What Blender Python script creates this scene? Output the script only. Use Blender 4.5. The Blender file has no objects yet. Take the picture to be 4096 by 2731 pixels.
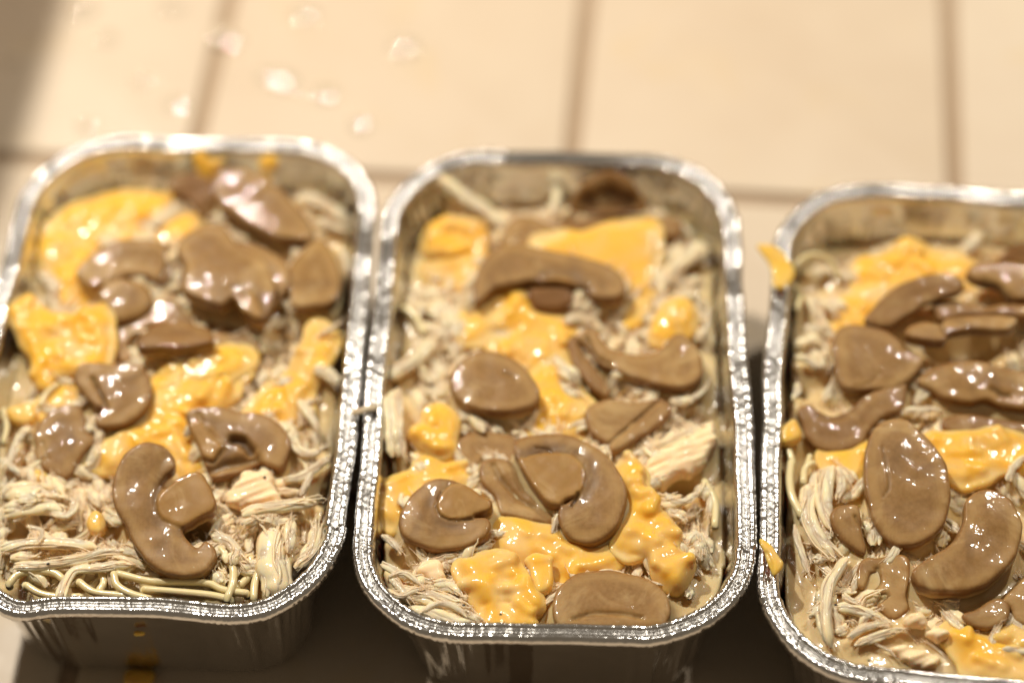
import bpy, bmesh, math, random
import numpy as np
from mathutils import Matrix, Vector

# ------------------------------------------------------------------ camera, world, lamps, exposure
scene = bpy.context.scene
CM = 0.01                                   # everything below is measured in centimetres
cam_data = bpy.data.cameras.new('camera')
cam = bpy.data.objects.new('camera', cam_data)
scene.collection.objects.link(cam)
scene.camera = cam
cam_data.sensor_width = 22.3
cam_data.lens = 50.0
cam_data.clip_start = 0.02
cam_data.clip_end = 50.0
_r = Vector((0.99958049, -0.02272311, -0.01795864))
_u = Vector((0.02896295, 0.78422869, 0.61979554))
_f = Vector((0.0, 0.62005566, -0.78455782))
cam.matrix_world = Matrix(((_r.x, _u.x, -_f.x, 0.0),
                           (_r.y, _u.y, -_f.y, -37.841376 * CM),
                           (_r.z, _u.z, -_f.z, 47.880778 * CM),
                           (0, 0, 0, 1)))
cam_data.dof.use_dof = True
cam_data.dof.focus_distance = 0.5150
cam_data.dof.aperture_fstop = 2.2

world = bpy.data.worlds.new('World')
scene.world = world
world.use_nodes = True
bg = world.node_tree.nodes['Background']
bg.inputs['Color'].default_value = (1.0, 0.79, 0.55, 1)
bg.inputs['Strength'].default_value = 0.16

def lamp(name, loc, watts, radius, col):
    d = bpy.data.lights.new(name, 'POINT')
    d.energy = watts
    d.shadow_soft_size = radius * CM
    d.color = col
    o = bpy.data.objects.new(name, d)
    o.location = Vector(loc) * CM
    scene.collection.objects.link(o)
    return o
lamp('hood_lamp', (-25, 25, 62), 19.5, 1.2, (1.0, 0.92, 0.80))
lamp('hood_lamp', (27, 21, 62), 8.6, 1.2, (1.0, 0.92, 0.80))

scene.view_settings.view_transform = 'Standard'
scene.view_settings.look = 'None'
scene.view_settings.exposure = 0.0
scene.view_settings.gamma = 1.0
scene.view_settings.use_curve_mapping = False
scene.cycles.use_denoising = True
scene.cycles.max_bounces = 8
scene.cycles.caustics_reflective = False
scene.cycles.caustics_refractive = False
scene.cycles.sample_clamp_indirect = 6.0

rng = np.random.default_rng(7)
random.seed(7)

# ------------------------------------------------------------------ helpers
def tag(o, label=None, cat=None, group=None, kind=None):
    if label: o['label'] = label
    if cat: o['category'] = cat
    if group: o['group'] = group
    if kind: o['kind'] = kind
    return o

def empty(name, loc=(0, 0, 0)):
    o = bpy.data.objects.new(name, None)
    o.empty_display_size = 0.01
    o.location = Vector(loc) * CM
    scene.collection.objects.link(o)
    return o

def mesh_obj(name, verts, faces, mat, parent=None, smooth=True, attrs=None):
    me = bpy.data.meshes.new(name)
    v = np.asarray(verts, dtype=np.float32) * CM
    if isinstance(faces, np.ndarray):
        n, k = faces.shape
        me.vertices.add(len(v)); me.vertices.foreach_set('co', v.ravel())
        me.loops.add(n * k); me.loops.foreach_set('vertex_index', faces.astype(np.int32).ravel())
        me.polygons.add(n)
        me.polygons.foreach_set('loop_start', np.arange(0, n * k, k, dtype=np.int32))
        me.update(calc_edges=True)
    else:
        me.from_pydata(v.tolist(), [], faces)
    if smooth:
        me.polygons.foreach_set('use_smooth', np.ones(len(me.polygons), dtype=bool))
    for an, av in (attrs or {}).items():
        a = me.attributes.new(an, 'FLOAT', 'POINT')
        a.data.foreach_set('value', np.asarray(av, dtype=np.float32))
    me.materials.append(mat)
    me.update()
    o = bpy.data.objects.new(name, me)
    if parent is not None:
        o.parent = parent
    scene.collection.objects.link(o)
    return o

def _hash(i, j, k, seed):
    n = (i.astype(np.int64) * 374761393 + j.astype(np.int64) * 668265263 + k.astype(np.int64) * 2147483647 + seed * 1274126177) & 0xffffffff
    n = ((n ^ (n >> 13)) * 1274126177) & 0xffffffff
    n = n ^ (n >> 16)
    return (n & 0xffff) / 32767.5 - 1.0

def vnoise(x, y, z=None, seed=0):
    """smooth value noise in -1..1"""
    x = np.asarray(x, float); y = np.asarray(y, float)
    z = np.zeros_like(x) if z is None else np.asarray(z, float)
    x, y, z = np.broadcast_arrays(x, y, z)
    i, j, k = np.floor(x), np.floor(y), np.floor(z)
    f, g, h = x - i, y - j, z - k
    f = f * f * (3 - 2 * f); g = g * g * (3 - 2 * g); h = h * h * (3 - 2 * h)
    i = i.astype(np.int64); j = j.astype(np.int64); k = k.astype(np.int64)
    r = 0
    for a in (0, 1):
        for b in (0, 1):
            for c in (0, 1):
                w = (f if a else 1 - f) * (g if b else 1 - g) * (h if c else 1 - h)
                r = r + w * _hash(i + a, j + b, k + c, seed)
    return r

def sstep(a, b, x):
    t = np.clip((x - a) / (b - a), 0, 1)
    return t * t * (3 - 2 * t)

def catmull(pts, sub=6, closed=False):
    P = np.asarray(pts, float)
    n = len(P)
    out = []
    rngi = range(n) if closed else range(n - 1)
    for i in rngi:
        if closed:
            a, b, c, d = P[(i - 1) % n], P[i], P[(i + 1) % n], P[(i + 2) % n]
        else:
            b, c = P[i], P[i + 1]
            a = P[i - 1] if i > 0 else 2 * b - c
            d = P[i + 2] if i + 2 < n else 2 * c - b
        for s in range(sub):
            t = s / sub
            out.append(0.5 * ((2 * b) + (c - a) * t + (2 * a - 5 * b + 4 * c - d) * t * t + (3 * b - a - 3 * c + d) * t ** 3))
    if not closed:
        out.append(P[-1])
    return np.array(out)

def seg_dist(X, Y, poly, closed):
    P = np.asarray(poly, float)
    d = np.full(X.shape, 1e9)
    n = len(P)
    for i in range(n if closed else n - 1):
        a = P[i]; b = P[(i + 1) % n]
        ab = b - a; L = max(ab @ ab, 1e-12)
        t = np.clip(((X - a[0]) * ab[0] + (Y - a[1]) * ab[1]) / L, 0, 1)
        d = np.minimum(d, (X - a[0] - t * ab[0]) ** 2 + (Y - a[1] - t * ab[1]) ** 2)
    return np.sqrt(d)

def sdf2(X, Y, poly):
    P = np.asarray(poly, float)
    d = seg_dist(X, Y, P, True)
    ins = np.zeros(X.shape, bool)
    n = len(P)
    for i in range(n):
        a = P[i]; b = P[(i + 1) % n]
        if a[1] == b[1]: continue
        c = ((a[1] > Y) != (b[1] > Y)) & (X < (b[0] - a[0]) * (Y - a[1]) / (b[1] - a[1]) + a[0])
        ins ^= c
    return np.where(ins, -d, d)

def surface_nets(V, org, h):
    """closed quad mesh round the region where V < 0"""
    V = np.where(V == 0, 1e-9, V)
    nx, ny, nz = V.shape
    cs = (nx - 1, ny - 1, nz - 1)
    acc = np.zeros(cs + (3,)); cnt = np.zeros(cs)
    corners = [(a, b, c) for a in (0, 1) for b in (0, 1) for c in (0, 1)]
    sl = lambda o: V[o[0]:o[0] + cs[0], o[1]:o[1] + cs[1], o[2]:o[2] + cs[2]]
    for p in corners:
        for ax in range(3):
            if p[ax]: continue
            q = list(p); q[ax] = 1
            A, B = sl(p), sl(tuple(q))
            m = (A < 0) != (B < 0)
            t = np.where(m, A / np.where(m, A - B, 1), 0)
            for k in range(3):
                acc[..., k] += np.where(m, (t if k == ax else p[k]), 0)
            cnt += m
    act = cnt > 0
    idx = np.full(cs, -1, np.int64)
    idx[act] = np.arange(act.sum())
    base = np.argwhere(act)
    verts = (base + acc[act] / cnt[act][:, None]) * h + np.asarray(org)
    quads = []
    S = V < 0
    for ax in range(3):
        o1, o2 = [(1, 2), (2, 0), (0, 1)][ax]
        A = [slice(None)] * 3; B = [slice(None)] * 3
        A[ax] = slice(0, -1); B[ax] = slice(1, None)
        for o in (o1, o2):
            A[o] = slice(1, -1); B[o] = slice(1, -1)
        a, b = S[tuple(A)], S[tuple(B)]
        e = np.argwhere(a != b)
        if not len(e): continue
        sgn = a[tuple(e.T)]
        c = e.copy()
        c[:, o1] += 1; c[:, o2] += 1
        def cell(d1, d2):
            g = c.copy(); g[:, o1] += d1; g[:, o2] += d2
            return idx[g[:, 0], g[:, 1], g[:, 2]]
        q = np.stack([cell(-1, -1), cell(0, -1), cell(0, 0), cell(-1, 0)], 1)
        q[~sgn] = q[~sgn][:, ::-1]
        quads.append(q)
    return verts, np.concatenate(quads)

def grid_faces(n, m, close_n=False, flip=False):
    i = np.arange(n if close_n else n - 1)[:, None]; j = np.arange(m - 1)[None, :]
    i2 = (i + 1) % n
    q = np.stack([i * m + j + 0 * i, i2 * m + j, i2 * m + j + 1, i * m + j + 1], -1).reshape(-1, 4)
    return q[:, ::-1] if flip else q

# ------------------------------------------------------------------ materials
def new_mat(name):
    m = bpy.data.materials.new(name); m.use_nodes = True
    nt = m.node_tree
    return m, nt, nt.nodes['Principled BSDF']

def N(nt, typ, **kw):
    n = nt.nodes.new(typ)
    for k, v in kw.items():
        if k in n.inputs: n.inputs[k].default_value = v
        else: setattr(n, k, v)
    return n

def noise(nt, scale, detail=3.0, rough=0.55, vec=None, dist=0.0):
    n = N(nt, 'ShaderNodeTexNoise')
    n.inputs['Scale'].default_value = scale
    n.inputs['Detail'].default_value = detail
    n.inputs['Roughness'].default_value = rough
    n.inputs['Distortion'].default_value = dist
    if vec is not None: nt.links.new(vec, n.inputs['Vector'])
    return n

def ramp(nt, fac, stops):
    r = N(nt, 'ShaderNodeValToRGB')
    e = r.color_ramp.elements
    while len(e) < len(stops): e.new(0.5)
    for k, (p, c) in enumerate(stops):
        e[k].position = p
        e[k].color = (c, c, c, 1) if isinstance(c, (int, float)) else (*c, 1)
    nt.links.new(fac, r.inputs['Fac'])
    return r

def mix(nt, fac, a, b, mode='MIX'):
    m = N(nt, 'ShaderNodeMix', data_type='RGBA', blend_type=mode)
    for s, v in ((0, fac), (6, a), (7, b)):
        if isinstance(v, (int, float)): m.inputs[s].default_value = v
        elif isinstance(v, tuple): m.inputs[s].default_value = (*v, 1)
        else: nt.links.new(v, m.inputs[s])
    return m.outputs[2]

def bump(nt, height, strength, dist, prev=None):
    b = N(nt, 'ShaderNodeBump')
    b.inputs['Strength'].default_value = strength
    b.inputs['Distance'].default_value = dist
    nt.links.new(height, b.inputs['Height'])
    if prev is not None: nt.links.new(prev, b.inputs['Normal'])
    return b.outputs['Normal']

def attr(nt, name):
    return N(nt, 'ShaderNodeAttribute', attribute_name=name).outputs['Fac']

def food_mat(name, build, sss=0.25, radius=(1.0, 0.5, 0.25), scale=0.0022, rough=0.35, coat=0.5, coat_rough=0.12, wet=0.5):
    m, nt, b = new_mat(name)
    tc = N(nt, 'ShaderNodeTexCoord').outputs['Object']
    col = build(nt, tc)
    nt.links.new(col, b.inputs['Base Color'])
    b.inputs['Subsurface Weight'].default_value = sss
    b.inputs['Subsurface Radius'].default_value = radius
    b.inputs['Subsurface Scale'].default_value = scale
    b.inputs['Roughness'].default_value = rough
    b.inputs['Coat Weight'].default_value = coat
    b.inputs['Coat Roughness'].default_value = coat_rough
    b.inputs['Specular IOR Level'].default_value = 0.16
    # a thin wet film: almost smooth, with sparse beads that catch the lamps
    n1 = noise(nt, 260, 2, 0.5, tc)
    n2 = noise(nt, 820, 1, 0.5, tc)
    beads = ramp(nt, n2.outputs['Fac'], [(0.54, 0.0), (0.74, 1.0)])
    k = bump(nt, n1.outputs['Fac'], 0.08 * wet, 0.0010)
    n3 = noise(nt, 340, 1, 0.5, tc)
    kc = bump(nt, n3.outputs['Fac'], 0.62 * wet, 0.0010, k)
    kc = bump(nt, beads.outputs['Color'], 0.14 * wet, 0.0005, kc)
    nt.links.new(k, b.inputs['Normal'])
    if 'Coat Normal' in b.inputs: nt.links.new(kc, b.inputs['Coat Normal'])
    return m

SAUCE = (0.62, 0.445, 0.210)

def sauce_film(nt, tc, c, lo, hi, amount, seed, low=SAUCE):
    """thin creamy sauce: clings low on the sides and lies in patches on top"""
    mp = N(nt, 'ShaderNodeMapping'); mp.inputs['Location'].default_value = (seed, seed * .7, 0)
    oi = N(nt, 'ShaderNodeObjectInfo').outputs['Location']
    ad = N(nt, 'ShaderNodeVectorMath'); nt.links.new(tc, ad.inputs[0]); nt.links.new(oi, ad.inputs[1])
    nt.links.new(ad.outputs['Vector'], mp.inputs['Vector'])
    n = noise(nt, 85, 4, 0.62, mp.outputs['Vector'], 0.8)
    f = ramp(nt, n.outputs['Fac'], [(lo, 0.0), (hi, amount)]).outputs['Color']
    c = mix(nt, f, c, SAUCE)
    return mix(nt, attr(nt, 'low'), c, low)

def b_mush(nt, tc):
    rnd = N(nt, 'ShaderNodeObjectInfo').outputs['Random']
    n = noise(nt, 150, 4, 0.6, tc)
    base = mix(nt, ramp(nt, n.outputs['Fac'], [(0.32, 0.0), (0.70, 1.0)]).outputs['Color'], (0.222, 0.113, 0.031), (0.325, 0.178, 0.056))
    base = mix(nt, ramp(nt, rnd, [(0, 0.0), (1, 0.6)]).outputs['Color'], base, (0.24, 0.133, 0.050))
    base = mix(nt, attr(nt, 'pale'), base, (0.42, 0.258, 0.095))
    fine = noise(nt, 900, 2, 0.6, tc)
    base = mix(nt, ramp(nt, fine.outputs['Fac'], [(0.35, 0.0), (0.75, 0.3)]).outputs['Color'], base, (0.46, 0.28, 0.11))
    sk = mix(nt, n.outputs['Fac'], (0.125, 0.047, 0.011), (0.22, 0.098, 0.028))
    base = mix(nt, attr(nt, 'streak'), base, (0.16, 0.083, 0.030))
    base = mix(nt, attr(nt, 'stem'), base, (0.36, 0.195, 0.050))
    base = mix(nt, attr(nt, 'gill'), base, (0.150, 0.088, 0.046))
    c = mix(nt, attr(nt, 'skin'), base, sk)
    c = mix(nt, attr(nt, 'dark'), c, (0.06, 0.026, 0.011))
    return sauce_film(nt, tc, c, 0.54, 0.76, 0.55, 0.0)
MUSH = food_mat('stewed_mushroom', b_mush, sss=0.45, radius=(1, .5, .25), scale=0.0026, rough=0.42, coat=0.45, coat_rough=0.05, wet=0.6)

def b_cheese(nt, tc):
    n = noise(nt, 220, 4, 0.6, tc)
    tone = attr(nt, 'tone')
    a = mix(nt, ramp(nt, n.outputs['Fac'], [(0.3, 0.0), (0.7, 1.0)]).outputs['Color'], (0.84, 0.45, 0.045), (0.87, 0.53, 0.090))
    n2 = noise(nt, 110, 3, 0.6, tc, 0.5)
    pale = mix(nt, ramp(nt, n2.outputs['Fac'], [(0.55, 0.0), (0.72, 0.6)]).outputs['Color'], a, (0.78, 0.53, 0.20))
    c = mix(nt, tone, pale, (0.87, 0.46, 0.035))
    c = mix(nt, attr(nt, 'edge'), c, (0.80, 0.58, 0.26))
    return sauce_film(nt, tc, c, 0.47, 0.72, 0.6, 3.1, (0.78, 0.51, 0.17))
CHEESE = food_mat('melted_cheese', b_cheese, sss=0.5, radius=(1, .55, .15), scale=0.004, rough=0.42, coat=0.35, coat_rough=0.08, wet=0.6)

def b_chick(nt, tc):
    n = noise(nt, 260, 4, 0.6, tc)
    c = mix(nt, ramp(nt, n.outputs['Fac'], [(0.3, 0.0), (0.7, 1.0)]).outputs['Color'], (0.94, 0.67, 0.385), (0.97, 0.78, 0.50))
    n2 = noise(nt, 90, 2, 0.5, tc)
    return mix(nt, ramp(nt, n2.outputs['Fac'], [(0.52, 0.0), (0.75, 0.6)]).outputs['Color'], c, (0.80, 0.55, 0.35))
CHICK = food_mat('shredded_chicken', b_chick, sss=0.45, radius=(1, .55, .3), scale=0.0025, rough=0.5, coat=0.16, coat_rough=0.1, wet=0.6)

def b_noodle(nt, tc):
    n = noise(nt, 150, 3, 0.6, tc)
    return mix(nt, n.outputs['Fac'], (0.70, 0.57, 0.29), (0.80, 0.68, 0.40))
NOODLE = food_mat('noodle', b_noodle, sss=0.3, radius=(1, .7, .3), scale=0.002, rough=0.3, coat=0.5, coat_rough=0.12, wet=0.15)

def b_gravy(nt, tc):
    n = noise(nt, 120, 5, 0.65, tc, 0.6)
    c = mix(nt, ramp(nt, n.outputs['Fac'], [(0.3, 0.0), (0.7, 1.0)]).outputs['Color'], (0.62, 0.445, 0.210), (0.78, 0.60, 0.335))
    n2 = noise(nt, 55, 3, 0.6, tc)
    c = mix(nt, ramp(nt, n2.outputs['Fac'], [(0.54, 0.0), (0.70, 0.6)]).outputs['Color'], c, (0.70, 0.47, 0.16))
    n3 = noise(nt, 42, 2, 0.5, tc)
    return mix(nt, ramp(nt, n3.outputs['Fac'], [(0.52, 0.0), (0.66, 0.45)]).outputs['Color'], c, (0.30, 0.185, 0.070))
GRAVY = food_mat('creamy_gravy', b_gravy, sss=0.5, radius=(1, .6, .3), scale=0.005, rough=0.3, coat=0.6, coat_rough=0.1, wet=0.55)

def pepper_mat():
    m, nt, b = new_mat('black_pepper')
    n = noise(nt, 900, 2)
    nt.links.new(mix(nt, n.outputs['Fac'], (0.008, 0.007, 0.005), (0.03, 0.024, 0.015)), b.inputs['Base Color'])
    b.inputs['Roughness'].default_value = 0.5
    return m
PEPPER = pepper_mat()

def foil_mat(name, r0, r1, bs, strength):
    m, nt, b = new_mat(name)
    tc = N(nt, 'ShaderNodeTexCoord').outputs['Object']
    n = noise(nt, 130, 4, 0.6, tc)
    nt.links.new(mix(nt, n.outputs['Fac'], (0.66, 0.65, 0.63), (0.82, 0.81, 0.80)), b.inputs['Base Color'])
    b.inputs['Metallic'].default_value = 1.0
    rr = N(nt, 'ShaderNodeMapRange')
    rr.inputs['To Min'].default_value = r0; rr.inputs['To Max'].default_value = r1
    n3 = noise(nt, 300, 3, 0.6, tc)
    nt.links.new(n3.outputs['Fac'], rr.inputs['Value'])
    nt.links.new(rr.outputs['Result'], b.inputs['Roughness'])
    n2 = noise(nt, bs, 3, 0.6, tc)
    nt.links.new(bump(nt, n2.outputs['Fac'], strength, 0.0006), b.inputs['Normal'])
    return m
FOIL_RIM = foil_mat('crimped_aluminium_foil', 0.10, 0.26, 650, 0.22)
FOIL_WALL = foil_mat('smooth_aluminium_foil', 0.14, 0.30, 200, 0.35)

def tile_mat():
    m, nt, b = new_mat('glazed_beige_tile')
    geo = N(nt, 'ShaderNodeNewGeometry').outputs['Position']
    rnd = N(nt, 'ShaderNodeObjectInfo').outputs['Random']
    n = noise(nt, 14, 5, 0.6, geo, 0.4)
    c = mix(nt, ramp(nt, n.outputs['Fac'], [(0.32, 0.0), (0.68, 1.0)]).outputs['Color'], (0.61, 0.50, 0.375), (0.68, 0.58, 0.45))
    n2 = noise(nt, 30, 4, 0.65, geo, 1.2)
    c = mix(nt, ramp(nt, n2.outputs['Fac'], [(0.56, 0.0), (0.72, 0.35)]).outputs['Color'], c, (0.66, 0.49, 0.24))
    c = mix(nt, ramp(nt, rnd, [(0, 0.0), (1, 0.35)]).outputs['Color'], c, (0.60, 0.45, 0.30))
    nt.links.new(c, b.inputs['Base Color'])
    n3 = noise(nt, 60, 3, 0.6, geo)
    nt.links.new(ramp(nt, n3.outputs['Fac'], [(0.3, 0.42), (0.75, 0.58)]).outputs['Color'], b.inputs['Roughness'])
    n4 = noise(nt, 110, 3, 0.5, geo)
    nt.links.new(bump(nt, n4.outputs['Fac'], 0.12, 0.0012), b.inputs['Normal'])
    return m
TILE = tile_mat()

def grout_mat():
    m, nt, b = new_mat('tan_grout')
    geo = N(nt, 'ShaderNodeNewGeometry').outputs['Position']
    n = noise(nt, 160, 5, 0.7, geo)
    nt.links.new(mix(nt, n.outputs['Fac'], (0.30, 0.21, 0.135), (0.44, 0.32, 0.21)), b.inputs['Base Color'])
    b.inputs['Roughness'].default_value = 0.9
    nt.links.new(bump(nt, n.outputs['Fac'], 0.6, 0.0008), b.inputs['Normal'])
    return m
GROUT = grout_mat()

def water_mat():
    m, nt, b = new_mat('greasy_droplet')
    n = noise(nt, 300, 2)
    nt.links.new(mix(nt, n.outputs['Fac'], (0.60, 0.49, 0.35), (0.68, 0.57, 0.42)), b.inputs['Base Color'])
    b.inputs['Roughness'].default_value = 0.5
    b.inputs['Coat Weight'].default_value = 1.0
    b.inputs['Coat Roughness'].default_value = 0.02
    b.inputs['Coat IOR'].default_value = 3.0
    return m
DROP = water_mat()

def wood_mat():
    m, nt, b = new_mat('pale_wood')
    tc = N(nt, 'ShaderNodeTexCoord').outputs['Object']
    mp = N(nt, 'ShaderNodeMapping'); mp.inputs['Scale'].default_value = (1, 12, 12)
    nt.links.new(tc, mp.inputs['Vector'])
    n = noise(nt, 9, 5, 0.6, mp.outputs['Vector'], 0.5)
    nt.links.new(mix(nt, n.outputs['Fac'], (0.28, 0.17, 0.09), (0.42, 0.28, 0.16)), b.inputs['Base Color'])
    b.inputs['Roughness'].default_value = 0.5
    return m
WOOD = wood_mat()

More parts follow.
